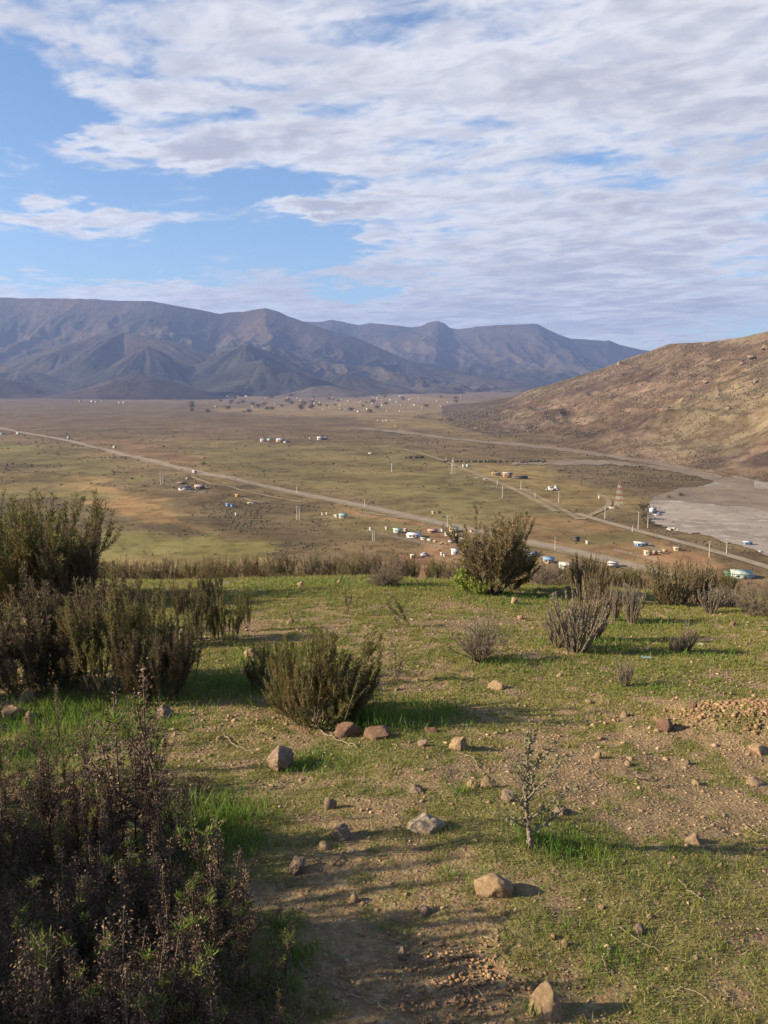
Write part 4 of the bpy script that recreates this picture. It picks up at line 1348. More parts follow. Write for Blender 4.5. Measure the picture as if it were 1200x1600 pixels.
# yellow green low bush beside the tall olive bush
lime = variants('lime', 1, 'bark', ['leaf_lime'], H=1.0, n_main=22, tilt=1.1, n_sub=4, stem_r=0.008, leaf_m=90, leaf_L=0.07, leaf_W=0.045, club=0.06, leaf_from=0.4, curve=0.5, wob=0.8, up=0.4, base_r=0.1)
put(lime, 733, 925, 46, 'bright yellow green leafy bush at the left foot of the tall olive bush', 'bush', name='bush', wide=1.0)
put(lime, 750, 930, 26, 'low yellow green leafy sprig below the tall olive bush', 'bush', name='bush', wide=1.0)

# thin single plants on the middle of the slope
thin = variants('thin', 2, 'bark', ['leaf_brown', 'leaf_olive'], H=1.0, n_main=3, tilt=0.25, n_sub=4, stem_r=0.012, leaf_m=60, leaf_L=0.06, leaf_W=0.03, club=0.03, leaf_from=0.35, curve=0.5, wob=0.8, up=0.5, base_r=0.02)
put(thin, 543, 961, 42, 'thin dark upright plant alone on the upper slope', 'plant', name='plant', wide=0.7, v=0)
put(thin, 640, 978, 62, 'dark dead plant leaning left with curled dry leaves', 'plant', name='plant', wide=0.8, v=0, rot=0, tilt=(0, -0.55))
put(thin, 622, 977, 24, 'short dark dead shoot left of the leaning dead plant', 'plant', name='plant', wide=0.9, v=0, rot=1, tilt=(0, -0.3))
put(thin, 620, 1068, 66, 'slender leafy plant arching right beside the wide middle shrub', 'plant', name='plant', wide=1.1, v=1, rot=2, tilt=(0, 0.3))

# small succulent with a knobbly stem
st, lf = Geo(), Geo()
r_ = np.random.default_rng(3)
main = np.array([[0.015, 0, -0.02], [0.0, 0, 0.08], [-0.012, 0.01, 0.2], [-0.008, 0, 0.32], [0.0, 0, 0.43]])
st.tube(main, [0.0085, 0.0075, 0.006, 0.0035, 0.0015], 7)
brs = [([0, 0, .10], (0.9, 0.2, 0.75), 0.20), ([-.01, 0, .17], (0.75, -0.2, 0.9), 0.19), ([-.01, 0, .14], (0.5, 0.5, 0.9), 0.16), ([-.01, 0, .22], (-0.7, 0, 0.8), 0.10), ([0, 0, .13], (-0.5, -0.3, 0.9), 0.12),
       ([-.01, 0, .30], (0.3, 0.2, 1), 0.10), ([0, 0, .07], (-0.9, 0, 0.5), 0.09), ([0, 0, .26], (0.7, 0, 0.8), 0.14), ([0, 0, .05], (1, 0.1, 0.4), 0.16), ([0, 0, .20], (-.3, .6, .9), 0.12)]
allp = [(main, 0.35)]
for p0, d0, L in brs:
    d0 = np.array(d0) / np.linalg.norm(d0)
    p = bend_path(p0, d0, L, 6, 0.4, 0.5, r_)
    st.tube(p, np.linspace(0.004, 0.0015, 6), 5)
    allp.append((p, 0.2))
for p, t0 in allp:
    L = np.linalg.norm(np.diff(p, axis=0), axis=1).sum()
    n_ = int(270 * L)
    P_, T_ = along(p, n_, r_, t0, 1.0)
    rv = r_.normal(size=(n_, 3))
    lf.leaves(P_ + rv * 0.003, T_ * 0.3 + rv * 0.5, 0.014 + 0.008 * r_.random(n_), 0.009, r_, True, 0.25)
for k in range(90):    # old leaf scars make the stem knobbly
    t_ = r_.random()
    P_, T_ = along(main, 1, r_, 0, 0.7)
    rv = r_.normal(size=(1, 3))
    lf_ = rv[0] / np.linalg.norm(rv) * 0.010
    st.box(P_[0] + lf_, (0.006, 0.006, 0.005), r_.random() * 3)
q = slope_hit(824, 1326)
dist = (q - Vector((0, 0, EYE))).length
H_ = 172 / FPX * dist * 1.07
thing('succulent_plant', [('stem', st.mesh('stem', M['bark_grey'], True)), ('leaves', lf.mesh('leaves', M['leaf_silver']))], q, 0, H_ / 0.43,
      'single small succulent plant with knobbly grey stem and tiny grey green leaves', 'plant')

# row of scrub whose tops rise over the crest
rows_ = []
for i in range(62):
    px = 125 + (590 - 125) * (i + random.random()) / 62
    rows_.append((px, random.uniform(14.6, 18.5), random.uniform(0.8, 1.35), 0))
for i in range(16):
    rows_.append((random.uniform(590, 720), random.uniform(15.5, 19), random.uniform(0.8, 1.2), 1))
for i in range(34):
    rows_.append((random.uniform(815, 1230), random.uniform(13.6, 17.5), random.uniform(0.8, 1.25), 2))
for i in range(10):
    rows_.append((random.uniform(-80, 125), random.uniform(14.6, 18.5), random.uniform(0.8, 1.3), 0))
wh = [('brown upright scrub bush just behind the crest', 'scrub bushes behind the crest at the left'),
      ('low brown scrub bush just behind the crest in the middle', 'scrub bushes behind the crest in the middle'),
      ('grey brown scrub bush just behind the crest', 'scrub bushes behind the crest at the right')]
for px, Y, H_, k in rows_:
    q = at_xy(px, Y)
    # bushes further down the far side are taller, else they would not show
    q2 = EYE - (EYE - float(slope_z(q.x * 13.4 / Y, 13.4))) / 13.4 * Y
    need = (q2 - q.z) + random.uniform(-0.18, 0.46) * (1.0 if k == 0 else 0.6)
    hh = max(0.5, min(need, 1.9))
    where = ('above the left thicket' if px < 130 else 'under the yellow green field' if px < 250 else 'below the tan field strip' if px < 380 else 'below the dark scrub gully' if px < 490
             else 'below the turquoise roofed hut') if k == 0 else '' if k == 1 else ('behind the large grey clump' if px < 1000 else 'behind the dense brown clumps' if px < 1130 else 'at the right edge')
    thing('scrub_bush', sparse_scrub[random.randrange(4)], q, random.uniform(0, 6.28), (hh * 0.8, hh * 0.8, hh), (wh[k][0] + ' ' + where).strip(), 'scrub bush', wh[k][1])


# ------------------------------------------------------------------ dry stalks with seed heads, lower left
def stalk(seed, H=0.5, heads=1, lush=1):
    r_ = np.random.default_rng(seed)
    st, dl, gt = Geo(), Geo(), Geo()
    lean = r_.normal(size=2) * 0.10
    main = bend_path((0, 0, -0.02), (lean[0], lean[1], 1), H, 9, 0.3, 0.28, r_)
    st.tube(main, np.linspace(0.0042, 0.0017, 9), 5)
    ps = [(main, 0.38)]
    for k in range(r_.integers(2, 5)):
        i = r_.integers(2, 6)
        d = np.array([r_.normal() * 0.6, r_.normal() * 0.6, 1.0])
        d /= np.linalg.norm(d)
        p = bend_path(main[i], d, H * (0.25 + 0.3 * r_.random()), 6, 0.8, 0.3, r_)
        st.tube(p, np.linspace(0.003, 0.0013, 6), 4)
        ps.append((p, 0.35))
    for p, t0 in ps:
        L = np.linalg.norm(np.diff(p, axis=0), axis=1).sum()
        n_ = int(1150 * L * (1 - t0))
        P_, T_ = along(p, n_, r_, t0, 1.0)
        rv = r_.normal(size=(n_, 3))
        rv /= np.linalg.norm(rv, axis=1)[:, None]
        rad = 0.020 * (0.4 + 0.6 * r_.random((n_, 1))) * (0.7 + 0.6 * vnoise(P_[:, 2] / 0.03, P_[:, 2] * 0 + seed, 5))[:, None]
        dl.leaves(P_ + rv * rad, rv * 0.7 + np.array([0, 0, -0.25]) + r_.normal(size=(n_, 3)) * 0.6, 0.007 + 0.006 * r_.random(n_), 0.0045, r_, True, 0.35)
        # sparse bits lower down
        n2 = int(60 * L)
        P_, T_ = along(p, n2, r_, 0.05, t0)
        rv = r_.normal(size=(n2, 3))
        dl.leaves(P_, rv + np.array([0, 0, -0.5]), 0.016, 0.004, r_, True, 0.4)
        if lush:
            for cp in [p[-1] * 0.5 + p[-2] * 0.5] + ([p[len(p) // 2]] if r_.random() < 0.6 else []):
                n3 = int(r_.integers(16, 30))
                Dv = r_.normal(size=(n3, 3)) * 0.55
                Dv[:, 2] = 0.45 + 0.8 * r_.random(n3)
                gt.leaves(np.repeat(cp[None], n3, 0) + r_.normal(size=(n3, 3)) * 0.004, Dv, 0.022 + 0.020 * r_.random(n3), 0.0032, r_, True, 0.08)
    parts = [('stem', st.mesh('stem', M['bark'])), ('dry_leaves', dl.mesh('dry_leaves', M['dead_leaf']))]
    if lush:
        parts.append(('green_tuft', gt.mesh('green_tuft', M['needle'])))
    return parts


SG = [stalk(40 + i, 0.5, 1, 1) for i in range(4)]
SD = [stalk(60 + i, 0.5, 1, 0) for i in range(3)]


def put_stalk(px, py, hpx_, green, label, group, wide=1.0):
    if py > 1600:
        d = pix_dir(px, 1590)
        Y = slope_hit(600, 1599).y - (py - 1600) * 0.0020
        q = Vector((d[0] * Y, Y, float(slope_z(d[0] * Y, Y))))
    else:
        q = slope_hit(px, py)
    fx = (q - Vector((0, 0, EYE)))
    depth = fx.y * math.cos(PITCH) - fx.z * math.sin(PITCH)
    H_ = hpx_ / FPX * depth * 1.16
    src = SG if green else SD
    return thing('dry_stalk_plant', src[random.randrange(len(src))], q, random.uniform(0, 6.28), (H_ / 0.5 * wide, H_ / 0.5 * wide, H_ / 0.5), label, 'stalk plant', group)


named = [
    (90, 1175, 100, 0, 'single dry stalk with a dark seed head beside the pale stones at the left edge'),
    (228, 1330, 275, 0, 'tallest dry stalk with a fluffy brown seed head before the dark shrub'),
    (262, 1360, 270, 1, 'tall dry stalk with a reddish brown seed head right of the tallest stalk'),
    (196, 1350, 250, 0, 'dry stalk just left of the tallest one'),
    (322, 1530, 175, 1, 'brown feathery stalk with a broad head in the lower left'),
    (372, 1540, 150, 0, 'dry fluffy stalk right of the broad headed one'),
    (440, 1580, 165, 1, 'lone leaning stalk with a brown head and green tuft before the bare gravel'),
    (415, 1600, 120, 1, 'low green tufted stalk at the foot of the lone leaning stalk'),
]
SGRP = 'dry stalk plants in the lower left corner'
for (px, py, hp, g_, lab) in named:
    put_stalk(px, py, hp, g_, lab, SGRP)
bands = [(0, 285, 1205, 1290, 50, 115, 20, 'slim dry stalk%s, upper part of the lower left thicket, %s', 0.4),
         (0, 285, 1310, 1430, 95, 170, 50, 'dry stalk%s in the dark middle of the lower left thicket, %s', 0.25),
         (0, 400, 1460, 1590, 90, 190, 54, 'brown feathery stalk%s, lower part of the lower left thicket, %s', 0.3),
         (-10, 460, 1610, 1800, 130, 330, 80, 'brown feathery stalk%s rising from the bottom edge, %s', 0.35)]
for (x0, x1, y0, y1, h0, h1, n_, lab, gp) in bands:
    for i in range(n_):
        py = random.uniform(y0, y1)
        px = random.uniform(x0, x1)
        hp = random.uniform(h0, h1)
        if py > 1600:
            hp = random.uniform(60, 190) + (py - 1600) * 0.75
            if px > 330:
                hp *= 0.5
        gr = random.random() < gp
        side = 'left side' if px < 130 else 'right side' if px > 260 else 'centre'
        put_stalk(px, py, hp, gr, lab % (' with green tufts' if gr else '', side), SGRP, random.uniform(0.9, 1.3))
# more of the same thicket further left, outside the frame, whose shade falls into it
for i in range(60):
    Y = random.uniform(1.3, 4.2)
    x = -0.47 * Y - random.uniform(0.1, 1.5)
    H_ = random.uniform(0.35, 0.62)
    src = SG if random.random() < 0.5 else SD
    thing('dry_stalk_plant', src[random.randrange(len(src))], (x, Y, float(slope_z(x, Y))), random.uniform(0, 6.28), H_ / 0.5,
          'brown feathery stalk left of the lower left thicket', 'stalk plant', 'dry stalk plants left of the view')
for i, (x, Y, H_) in enumerate([(-2.6, 2.75, 0.65), (-3.3, 3.6, 0.6), (-3.9, 4.8, 1.0), (-2.3, 1.7, 0.9), (-5.6, 7.0, 1.3), (-3.0, 2.2, 1.1), (-2.2, 2.2, 1.0), (-1.75, 1.75, 0.9), (-2.0, 1.35, 0.9), (-1.6, 1.2, 0.8), (-3.2, 3.3, 0.6)]):
    thing('shrub', dark_shrub[i % 3], (x, Y, float(slope_z(x, Y))), i * 1.3, (H_, H_, H_), 'dark shrub beyond the left border of the thicket', 'shrub', 'shrubs left of the view')

# undergrowth below the stalks
ge = Geo()
x0_, y0_ = rng.random(26000) * 2.6 - 2.4, 1.2 + rng.random(26000) * 2.6
a_ = x0_ / y0_
kp = (a_ < -0.22 - 0.0 * y0_) | ((y0_ < 2.2) & (a_ < -0.12))
x0_, y0_ = x0_[kp], y0_[kp]
Dv = rng.normal(size=(len(x0_), 3))
Dv[:, 2] = np.abs(Dv[:, 2]) * 0.6 + 0.2
ge.leaves(np.stack([x0_, y0_, slope_z(x0_, y0_) + rng.random(len(x0_)) * 0.03], 1), Dv, 0.024 + 0.04 * rng.random(len(x0_)), 0.004, rng, True, 0.3)
tag(link('dry_litter', ge.mesh('dry_litter', M['dead_leaf'])), kind='stuff')

# ------------------------------------------------------------------ straws and sticks on the ground
STR = [  # pixel points, radius, material, label
    ([(968, 1452), (995, 1472), (1030, 1492), (1086, 1512)], 0.0022, 'straw', 'long thin curved straw lying in the lower right grass'),
    ([(1060, 1378), (1075, 1395), (1095, 1408), (1118, 1415)], 0.0028, 'straw', 'short curved pale stick at the right above the long straw'),
    ([(540, 1556), (570, 1567), (614, 1588)], 0.0036, 'straw', 'straight pale stick at the bottom beside the lone leaning stalk'),
    ([(460, 1500), (485, 1530), (520, 1545), (540, 1550)], 0.0034, 'twig', 'crooked pale branch curving down to the straight stick'),
    ([(350, 1150), (368, 1168), (382, 1172), (396, 1178)], 0.005, 'twig', 'wavy grey branch in the grass left of the block shaped stone'),
    ([(715, 1178), (738, 1185), (748, 1202)], 0.004, 'twig', 'curved grey twig below the rounded tan stone'),
    ([(485, 1120), (500, 1145), (530, 1160), (556, 1168)], 0.006, 'twig', 'forked pale branch under the wide middle shrub'),
    ([(684, 1490), (700, 1505)], 0.003, 'straw', 'short straw on the bare gravel left of centre bottom'),
    ([(735, 1543), (758, 1560)], 0.003, 'straw', 'short straw lying on the right part of the bare gravel'),
    ([(756, 1468), (777, 1476)], 0.0025, 'straw', 'short pale straw above the bare gravel'),
    ([(940, 1498), (948, 1515), (947, 1528)], 0.002, 'straw', 'small bent straw left of the long thin straw'),
    ([(1060, 1405), (1073, 1410)], 0.003, 'straw', 'tiny pale stick under the short curved stick'),
    ([(1130, 1552), (1142, 1566)], 0.003, 'twig', 'short grey stick near the bottom right corner'),
    ([(1062, 1543), (1090, 1555), (1112, 1572)], 0.002, 'straw', 'thin faint straw near the bottom right'),
    ([(562, 1317), (578, 1319)], 0.003, 'straw', 'short pale straw right of the knobbly pink stone'),
    ([(520, 1358), (532, 1345), (540, 1335)], 0.005, 'bark', 'dark short stick in the striped shade'),
    ([(690, 1238), (722, 1245)], 0.003, 'twig', 'thin grey twig in the grass before the small succulent plant'),
    ([(990, 1218), (1015, 1222), (1024, 1216)], 0.005, 'bark', 'dark twig on the bare soil at the right'),
    ([(1035, 1232), (1055, 1228)], 0.004, 'bark', 'small dark twig right of the other dark twig'),
    ([(783, 1480), (788, 1495)], 0.004, 'bark', 'dark twig stub right of the bare gravel'),
    ([(1160, 1292), (1185, 1306), (1200, 1312)], 0.003, 'straw', 'thin straw at the right edge of the slope'),
    ([(366, 1218), (400, 1223)], 0.003, 'straw', 'straight thin straw in the grass below the wavy branch'),
    ([(300, 1292), (318, 1282)], 0.003, 'straw', 'pale straw caught in the lush grass by the dark stalks'),
]
for pts, rad, mt, lab in STR:
    W3 = []
    for (px, py) in pts:
        q = slope_hit(px, py)
        W3.append((q.x, q.y, q.z + rad * 1.2 + 0.004))
    W3 = np.array(W3)
    tt_ = np.linspace(0, len(W3) - 1, max(6, 5 * len(W3)))
    pp = np.stack([np.interp(tt_, np.arange(len(W3)), W3[:, k]) for k in range(3)], 1)
    if len(pp) > 6:
        for _ in range(3):
            pp[1:-1] = 0.25 * pp[:-2] + 0.5 * pp[1:-1] + 0.25 * pp[2:]
    ge = Geo()
    o0 = pp[0].copy()
    pp[1:-1] += rng.normal(size=pp[1:-1].shape) * rad * 0.9
    ge.tube(pp - o0, np.linspace(rad, rad * 0.5, len(pp)) * 0.85 * (0.75 + 0.5 * rng.random(len(pp))), 5)
    tag(link('stick', ge.mesh('stick', M[mt], True), None, tuple(o0)), lab, 'stick', 'dry sticks and straws on the slope')
# scrap of green cloth in the grass and one pale scrap among the stalks
for (px, py, wpx, lab, mt) in [(1010, 1030, 14, 'small scrap of pale turquoise plastic in the grass right of the large grey clump', 'green')]:
    q = slope_hit(px, py)
    ge = Geo()
    k = np.linspace(-0.5, 0.5, 9)
    KX, KY = np.meshgrid(k, k)
    KZ = 0.2 + 0.35 * fbm(KX * 3 + 2, KY * 3, 3, 4) - 0.15 * KX
    top_ = np.stack([KX, KY * 0.7, KZ * 0.5], -1).reshape(-1, 3)
    f_ = grid_faces(9, 9)
    ge.add(top_, f_)
    ge.add(top_ - np.array([0, 0, 0.02]), f_[:, ::-1])
    s_ = wpx / FPX * q.y
    tag(link('plastic_scrap', ge.mesh('plastic_scrap', M[mt], True), None, tuple(q), 0.2, s_ * 1.2), lab, 'scrap')

# ================================================================== scrub of the plain and the hillside
n_ = 90000
px = rng.random(n_) * 1300 - 50
py = 672 + (930 - 672) * rng.random(n_)
yc_ = -(py - 800) / FPX
v_ = (-math.sin(PITCH) + yc_ * math.cos(PITCH)) / (math.cos(PITCH) + yc_ * math.sin(PITCH))
Y = (FLOOR - EYE) / v_
X = (px - 600) / FPX / (math.cos(PITCH) + yc_ * math.sin(PITCH)) * Y
_, sc = land_cover(X, Y)
cl_ = sstep(fbm(X / 26, Y / 26, 3, 401), 0.42, 0.60)
kp = rng.random(n_) < np.clip(sc * 0.26 * (0.15 + 1.3 * cl_), 0, 1) * np.where(Y > 1500, 0.4, 1)
X, Y = X[kp], Y[kp]
s_ = (0.24 + 0.70 * rng.random(len(X)) ** 4) * np.clip(Y / 450, 0.85, 2.4)
V, F = blobs(X, Y, valley_z(X, Y) + s_ * 0.2, s_, rng, 0.6)
M['scrub'] = tinted((0.115, 0.092, 0.050), (0.062, 0.052, 0.034), 'scrub_leaf')
tag(link('valley_scrub', make_mesh('valley_scrub', V, F, M['scrub'])), kind='stuff')

n_ = 60000
ti = rng.random(n_) ** 1.0 * 196
ci = rng.random(n_) * 300
i0, j0 = ti.astype(int), ci.astype(int)
f1, f2 = ti - i0, ci - j0
bil = lambda G: (G[i0, j0] * (1 - f1) + G[i0 + 1, j0] * f1) * (1 - f2) + (G[i0, j0 + 1] * (1 - f1) + G[i0 + 1, j0 + 1] * f1) * f2
X, Y, Z = bil(HX), bil(HY), bil(HZ)
kp = rng.random(n_) < 0.10 + 0.95 * sstep(fbm(X / 70, Y / 110, 4, 411), 0.40, 0.62)
X, Y, Z = X[kp], Y[kp], Z[kp]
s_ = (0.55 + 1.0 * rng.random(len(X)) ** 3) * np.clip(Y / 1000, 0.7, 1.6)
V, F = blobs(X, Y, Z + s_ * 0.25, s_, rng, 0.75)
M['scrub2'] = tinted((0.15, 0.115, 0.07), (0.085, 0.066, 0.046), 'hill_scrub')
tag(link('hillside_scrub', make_mesh('hillside_scrub', V, F, M['scrub2'])), kind='stuff')


def hill_at(px, py):
    """the point of the hillside seen at a pixel"""
    j = np.argmin(np.abs(hpx - px))
    v_ = pix_dir(px, py)[2]
    vis = (HZ[:200, j] - EYE) / HY[:200, j]
    i = np.argmin(np.abs(vis - v_))
    return Vector((float(HX[i, j]), float(HY[i, j]), float(HZ[i, j])))


for i, (px, py, wpx, hp, lab) in enumerate([
        (966, 570, 14, 10, 'reddish rock outcrop standing on the skyline of the right hillside'), (1000, 602, 9, 5, 'orange tan boulder in the middle of the right hillside'),
        (1100, 600, 16, 9, 'pale orange boulder on the upper right hillside'), (1168, 560, 22, 10, 'pale rock outcrop under the top of the right hillside'),
        (1190, 545, 20, 12, 'pale rock outcrop at the right edge just under the top'), (1155, 570, 14, 7, 'small outcrop left of the two pale ones on the hillside'),
        (1138, 640, 12, 6, 'dark boulder beside the ravine of the right hillside'), (1178, 598, 12, 7, 'tan boulder at the right edge of the hillside'),
        (1120, 565, 12, 6, 'low tan rocks in line with the upper outcrops'), (1060, 586, 9, 4, 'low pale rock on the shoulder of the hillside')]):
    q = hill_at(px, py)
    d_ = math.hypot(q.x, q.y)
    W, H_ = wpx / FPX * d_ * 0.7, hp / FPX * d_ * 0.9
    o = link('rock_outcrop', rock_mesh(300 + i, M['rock_far'], 4, 0.8, 2.0), None, (q.x, q.y, q.z - 0.35 * H_), i, (W, W, H_))
    tag(o, lab, 'rock', 'rock outcrops on the hillside')


# ------------------------------------------------------------------ buildings of the plain
def box_mesh(name, boxes, mat):
    ge = Geo()
    for b_ in boxes:
        ge.box(*b_)
    return ge.mesh(name, M[mat])


def gable(name, w_, d_, z0, rise, mat, over=0.3):
    x, y = w_ / 2 + over, d_ / 2 + over
    th = 0.18
    ge = Geo()
    prof = [(-y, z0), (0, z0 + rise), (y, z0)]
    for (ya, za), (yb, zb) in ((prof[0], prof[1]), (prof[1], prof[2])):
        v = np.array([[-x, ya, za], [x, ya, za], [x, yb, zb], [-x, yb, zb], [-x, ya, za + th], [x, ya, za + th], [x, yb, zb + th], [-x, yb, zb + th]])
        ge.add(v, [[3, 2, 1, 0], [4, 5, 6, 7], [0, 1, 5, 4], [1, 2, 6, 5], [2, 3, 7, 6], [3, 0, 4, 7]])
    for sx in (-1, 1):
        xx = sx * w_ / 2
        ge.add([[xx, -d_ / 2, z0], [xx, d_ / 2, z0], [xx, 0, z0 + rise]], [[0, 1, 2]])
    return ge.mesh(name, M[mat])


def shed_roof(name, w_, d_, z0, rise, mat, over=0.25):
    x, y, th = w_ / 2 + over, d_ / 2 + over, 0.14
    v = np.array([[-x, -y, z0], [x, -y, z0], [x, y, z0 + rise], [-x, y, z0 + rise], [-x, -y, z0 + th], [x, -y, z0 + th], [x, y, z0 + rise + th], [-x, y, z0 + rise + th]])
    ge = Geo()
    ge.add(v, [[3, 2, 1, 0], [4, 5, 6, 7], [0, 1, 5, 4], [1, 2, 6, 5], [2, 3, 7, 6], [3, 0, 4, 7]])
    return ge.mesh(name, M[mat])


def house(px, py, w_, h_, label, wall='white', roof='grey', kind='flat', depth=0.7, rot=0.0, doors=(0.0,), wins=(), cat='house', group=None, name='house', band=None, base=None):
    q = base or valley_hit(px, py)
    dist = math.sqrt(q.x ** 2 + q.y ** 2 + 76 ** 2)
    W, H_ = w_ * 0.86 / FPX * dist, h_ * 0.8 / FPX * dist
    Dp = W * depth
    parts = []
    wl = [((0, 0, H_ / 2 - 0.3), (W, Dp, H_ + 0.6))]
    parts.append(('wall', box_mesh('wall', wl, wall)))
    if kind == 'flat':
        parts.append(('roof', box_mesh('roof', [((0, 0, H_ + 0.12), (W + 0.5, Dp + 0.5, 0.22))], roof)))
    elif kind == 'gable':
        parts.append(('roof', gable('roof', W, Dp, H_ + 0.01, W * 0.16, roof)))
    elif kind == 'shed':
        parts.append(('roof', shed_roof('roof', W, Dp, H_ + 0.01, Dp * 0.18, roof)))
    if band:
        parts.append(('painted_band', box_mesh('painted_band', [((0, 0, H_ * 0.22), (W + 0.06, Dp + 0.06, H_ * 0.44))], band)))
    for dxx in doors:
        parts.append(('door', box_mesh('door', [((dxx * W / 2, -Dp / 2 - 0.05, min(1.0, H_ * 0.38)), (min(1.0, W * 0.2), 0.12, min(2.0, H_ * 0.76)))], 'dark')))
    if w_ >= 9 and not wins and doors and h_ >= 4:
        wins = (-0.55, 0.7)
    for wx in wins:
        parts.append(('window', box_mesh('window', [((wx * W / 2, -Dp / 2 - 0.04, H_ * 0.58), (min(1.3, W * 0.16), 0.10, min(1.0, H_ * 0.36)))], 'glass')))
    return thing(name, parts, q, rot, 1.0, label, cat, group)


def heap(px, py, w_, h_, label, mat, name='rubble_pile', cat='rubble pile', n=22, group=None):
    q = valley_hit(px, py)
    d_ = math.hypot(q.x, q.y)
    W, H_ = w_ / FPX * d_, h_ / FPX * d_
    r_ = np.random.default_rng(int(px * 7 + py))
    x = r_.normal(size=n) * W * 0.24
    y = r_.normal(size=n) * W * 0.2
    s_ = (0.10 + 0.16 * r_.random(n)) * max(W * 0.55, H_)
    V, F = blobs(x, y, s_ * 0.3 + H_ * 0.4 * np.exp(-(x * x + y * y) / (W * W * 0.06)), s_, r_, 0.7)
    return tag(link(name, make_mesh(name, V, F, M[mat]), None, tuple(q)), label, cat, group)


def vehicle(px, py, label, mat='white', L=4.4, H_=1.6, rot=0.0, kind='car', cat='car', name='parked_car', base=None, scale=1.0):
    q = base or valley_hit(px, py)
    W = 1.85
    ge = Geo()
    if kind == 'car':
        ge.box((0, 0, 0.68), (L, W, 0.66), 0, 0.97)
        cab = Geo()
        cab.box((-0.15 * 1, 0, 1.27), (L * 0.56, W * 0.9, 0.52), 0, 0.84)
        parts = [('body', ge.mesh('body', M[mat])), ('windows', cab.mesh('windows', M['glass'])), ('roof', box_mesh('roof', [((-0.15, 0, 1.55), (L * 0.46, W * 0.76, 0.06))], mat))]
    elif kind == 'pickup':
        ge.box((0, 0, 0.72), (L, W, 0.5), 0, 1.0)
        ge.box((-L * 0.30, -W * 0.46, 1.08), (L * 0.4, 0.08, 0.3))
        ge.box((-L * 0.30, W * 0.46, 1.08), (L * 0.4, 0.08, 0.3))
        ge.box((L * 0.12, 0, 1.62), (L * 0.26, W * 0.86, 0.08))
        parts = [('body', ge.mesh('body', M[mat])), ('windows', box_mesh('windows', [((L * 0.12, 0, 1.28), (L * 0.30, W * 0.88, 0.58), 0, 0.88)], 'glass'))]
    else:      # truck or bus
        W = 2.4
        ge.box((0, 0, 0.6 + H_ * 0.42), (L, W, H_ * 0.84))
        parts = [('body', ge.mesh('body', M[mat])), ('windows', box_mesh('windows', [((0, 0, 0.6 + H_ * 0.6), (L * 0.9, W + 0.06, H_ * 0.24)), ((L / 2, 0, 0.6 + H_ * 0.55), (0.08, W * 0.8, H_ * 0.36))], 'glass'))]
    for sx in (-0.32, 0.32):
        for sy in (-1, 1):
            wg = Geo()
            wg.tube(np.array([[sx * L, sy * (W / 2 - 0.2), 0.34], [sx * L, sy * (W / 2 + 0.02), 0.34]]), 0.34, 10)
            parts.append(('wheel', wg.mesh('wheel', M['tyre'])))
    return thing(name, parts, q, rot, scale, label, cat, 'vehicles of the plain')


ROADROT = math.atan2(-108, 75)
# farm with dark roof and pink roof left of the road
house(289, 765, 20, 5, 'low white walled shed with a flat dark roof left of the road', 'white', 'dark', 'flat', 0.9, 0.1, (0.5,), (-0.5,), 'shed', name='shed')
house(312, 764, 17, 5, 'brown walled house with a pale pink roof beside the dark roofed shed', 'dark', 'pink', 'shed', 0.7, 0.1, (0.2,))
house(284, 756, 14, 2.5, 'low dark hut behind the dark roofed shed', 'dark', 'wood', 'flat', 0.6, cat='hut', name='hut')
house(293, 749, 5, 3, 'tiny tan box hut between the two poles and the road', 'cream', 'tan', 'flat', 0.7, doors=(), cat='hut', name='hut')
house(371, 776, 7, 3.5, 'little orange tent like shelter in the dark scrub', 'orange', 'orange', 'gable', 0.8, 0.3, (), (), 'shelter', name='shelter')
house(356, 791, 6, 4.5, 'small bright blue box shelter, left one of the blue pair', 'sky_blue', 'sky_blue', 'flat', 0.9, doors=(), cat='shelter', name='shelter')
house(363, 792, 5, 4, 'small bright blue box shelter, right one of the blue pair', 'sky_blue', 'blue', 'flat', 0.9, doors=(), cat='shelter', name='shelter')
house(394, 787, 17, 2.2, 'long low white wall like shed right of the blue shelters', 'white', 'cream', 'flat', 0.15, -0.1, (), (), 'shed', name='shed')
house(369, 806, 3.5, 5, 'narrow white water tank hut below the blue shelters', 'white', 'grey', 'flat', 0.9, doors=(), cat='hut', name='hut')
house(411, 690, 9, 5, 'bright white square house far out on the plain', 'white', 'white', 'flat', 0.9)
house(422, 688, 9, 3, 'grey low house right of the bright white square house', 'grey', 'grey', 'flat', 0.7)
house(438, 690, 14, 4, 'house with dark openings and grey roof in the far middle row', 'tan', 'grey', 'shed', 0.7, 0, (0.2,), (-0.4, 0.7))
house(446, 692, 6, 3, 'little white annex at the right end of the far middle row', 'white', 'white', 'flat', 0.7, doors=(), cat='annex', name='annex')
house(500, 687, 10, 4, 'white house with a bright roof on the far plain right of the middle row', 'white', 'white', 'gable', 0.8)
house(508, 687, 9, 3.4, 'brown shed attached to the white bright roofed house', 'wood', 'grey', 'shed', 0.6, cat='shed', name='shed')
house(485, 686, 4, 3, 'tiny tan hut left of the white bright roofed house', 'tan', 'tan', 'flat', doors=(), cat='hut', name='hut')
house(580, 709, 10, 2, 'long low white shed alone on the far plain', 'white', 'white', 'flat', 0.3, doors=(), cat='shed', name='shed')
